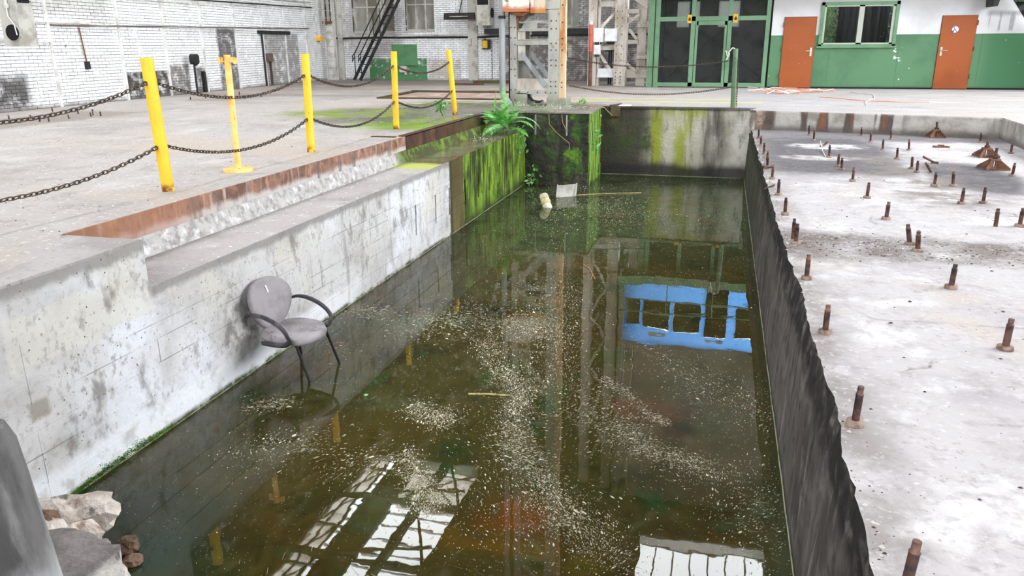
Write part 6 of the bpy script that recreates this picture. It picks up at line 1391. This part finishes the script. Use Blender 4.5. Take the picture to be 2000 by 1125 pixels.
rock('rubble_stone', 'small dark brown stone between the pier and the pale chunk', (-3.43, 2.88, -1.20), (.06, .05, .05), 14, BSTONE, .2)
b = MB(); tz = -1.10
top = [(-3.55, 2.62), (-3.25, 2.72), (-3.0, 2.72), (-2.80, 2.68), (-2.72, 2.60), (-2.62, 2.56), (-2.52, 2.48), (-2.44, 2.36), (-2.4, 1.3), (-3.8, 1.3), (-3.8, 2.5)]
vs = []; n = len(top); rr = random.Random(4); big = []
for i in range(n):
    a, c = Vector(top[i]), Vector(top[(i+1) % n])
    for k in range(5): p = a.lerp(c, k/5); big.append(p+Vector((rr.uniform(-.015, .015), rr.uniform(-.015, .015))))
n = len(big)
for z, o_ in ((tz, 0), (tz-.03, .02), (tz-.14, .0), (tz-.3, .05), (-1.9, .1)):
    for p in big: j = .03*mn.noise(Vector((p.x*9, p.y*9, z*9))); vs.append((p.x+(p.x+3.1)*o_*.5+j, p.y+(.5*o_ if p.y > 2.3 else 0)+j, z+.01*mn.noise(Vector((p.x*7, p.y*7, 2)))))
fs = [tuple(range(n))]+[(i*n+k, i*n+(k+1) % n, (i+1)*n+(k+1) % n, (i+1)*n+k) for i in range(4) for k in range(n)]
b.add(vs, fs); single('broken_slab', b, RSLAB, 'broken grey concrete slab with pale torn edge at the bottom left', 'concrete slab', 'rubble at the near left corner of the pit')
# grey pier in the very corner
b = MB(); ring = []
prof = [(-1.9, 0), (-1.0, .0), (-.75, .0), (-.5, 0), (-.25, 0), (-.1, .005), (-.03, .02), (.01, .07), (.015, .12)]
for z, ins in prof:
    xr = -2.42-z*.11-ins; y0, y1 = 1.55+ins, 2.02-ins
    P = [(-3.4, y0), (xr-.05, y0), (xr, y0+.05), (xr, y1-.05), (xr-.05, y1), (-3.4, y1)]
    ring.append([(x+.01*mn.noise(Vector((x*6, z*6, y*6))), y+.01*mn.noise(Vector((x*6, z*6, y*6+9))), z) for x, y in P])
vs = [p for r_ in ring for p in r_]; m_ = 6
b.add(vs, [(i*m_+k, i*m_+(k+1) % m_, (i+1)*m_+(k+1) % m_, (i+1)*m_+k) for i in range(len(ring)-1) for k in range(m_)]+[tuple(range(m_))[::-1], tuple(range((len(ring)-1)*m_, len(ring)*m_))], 0, False)
single('concrete_pier', b, PIER, 'leaning grey concrete pier cut off by the bottom left corner', 'pier')
# ------------------------------------------------------------------ cable tangle, debris
rc = random.Random(8)
for k in range(16):
    white = k % 4 == 0; P = []
    c = G(1500+rc.uniform(0, 110), 178+rc.uniform(-4, 7)); L_ = rc.uniform(.6, 1.6); a = rc.uniform(-.5, .3)
    for i in range(9):
        f = i/8-.5; P.append(Vector((c.x+f*L_*math.cos(a)+.12*math.sin(i*1.7+k), c.y-f*L_*math.sin(a)*1.5+.25*math.sin(i*1.1+k*2), .012+.035*abs(math.sin(i*1.3+k))*(2.2 if white else 1)+k*.001)))
    b = MB(); b.tube(P, .011, 5)
    single('cable', b, CABW if white else CABR, 'white cable in the tangle on the floor before the left orange door' if white else 'orange-red cable in the tangle on the floor before the left orange door', 'cable', 'white cables in the tangle' if white else 'orange-red cables in the tangle')
b = MB(); b.tube([G(u, v)+Vector((0, 0, .012)) for u, v in ((1600, 190), (1640, 193), (1690, 198), (1760, 200), (1815, 200))], .009, 5); single('cable_end', b, CABR, 'long orange cable end stretching right from the tangle', 'cable')
b = MB(); b.tube([G(u, v)+Vector((0, 0, .012)) for u, v in ((1660, 180), (1706, 186), (1708, 193), (1690, 200), (1692, 206))], .009, 5); single('cable_loop', b, CABW, 'white cable loop lying right of the tangle', 'cable')
def scatter(name, mat, label, cat, n, fn, smin, smax, thick=.25):
    b = MB(); r = random.Random(hash(name) % 99 if False else len(name))
    for _ in range(n):
        q = fn(r)
        if q is None: continue
        x, y, z = q; s = smin*math.exp(r.random()**2.5*math.log(smax/smin)); a = r.uniform(0, 6.28); k = [r.uniform(.6, 1.1) for _ in range(5)]
        P = [(x+s*k[i]*math.cos(a+i*1.256)*1.3, y+s*k[i]*math.sin(a+i*1.256)*.8) for i in range(5)]
        h = s*thick
        b.add([(px, py, z) for px, py in P]+[(x, y, z+h)], [(i, (i+1) % 5, 5) for i in range(5)])
    tag(b.build(name, mat), label, cat, None, 'stuff')
def onleft(r):
    y = 3.2+18*r.random()**1.5; x = -4.6-r.random()*min(9.5, 1.5+y*.5)
    return (x, y, 0)
def onledge(r): y = 4.5+5.6*r.random(); return (-4.4+.52*r.random()**1.4, y, BE)
def onback(r): return (r.uniform(-13, 8), r.uniform(18, 25), 0)
def onslab(r):
    x, y = r.uniform(.75, 4.4), 1.8+13.8*r.random()**1.4
    if r.random() < .5: y = r.gauss(6.95, .25); x = r.uniform(.75, 3)
    if x > .5+y*.42: return None
    return (x, y, SL+.002)
def pick(r):
    k = r.random()
    return onleft(r) if k < .62 else onledge(r) if k < .72 else onback(r) if k < .86 else onslab(r)
scatter('paint_flakes', PAINTF, 'white paint flakes strewn over the floors and the ledge', 'flakes', 3400, pick, .003, .013)
scatter('dark_grit', GRIT, 'dark grit and crumbs strewn over the floors and the slab', 'grit', 1900, lambda r: onslab(r) if r.random() < .6 else onleft(r), .0035, .014, .6)
def edge(r): y = 1.9+13*r.random()**1.3; return (jag(y)+abs(r.gauss(.0, .05))+.005, y, SL-.004)
scatter('edge_crumbs', GRIT, 'dark crumbs along the broken edge of the slab', 'crumbs', 1500, edge, .003, .011, .8)
scatter('pale_crumbs', plain('pale_crumb', (196, 190, 184), .9), 'pale concrete crumbs along the broken slab edge and at the wall foot', 'crumbs', 700, edge, .004, .018, .8)
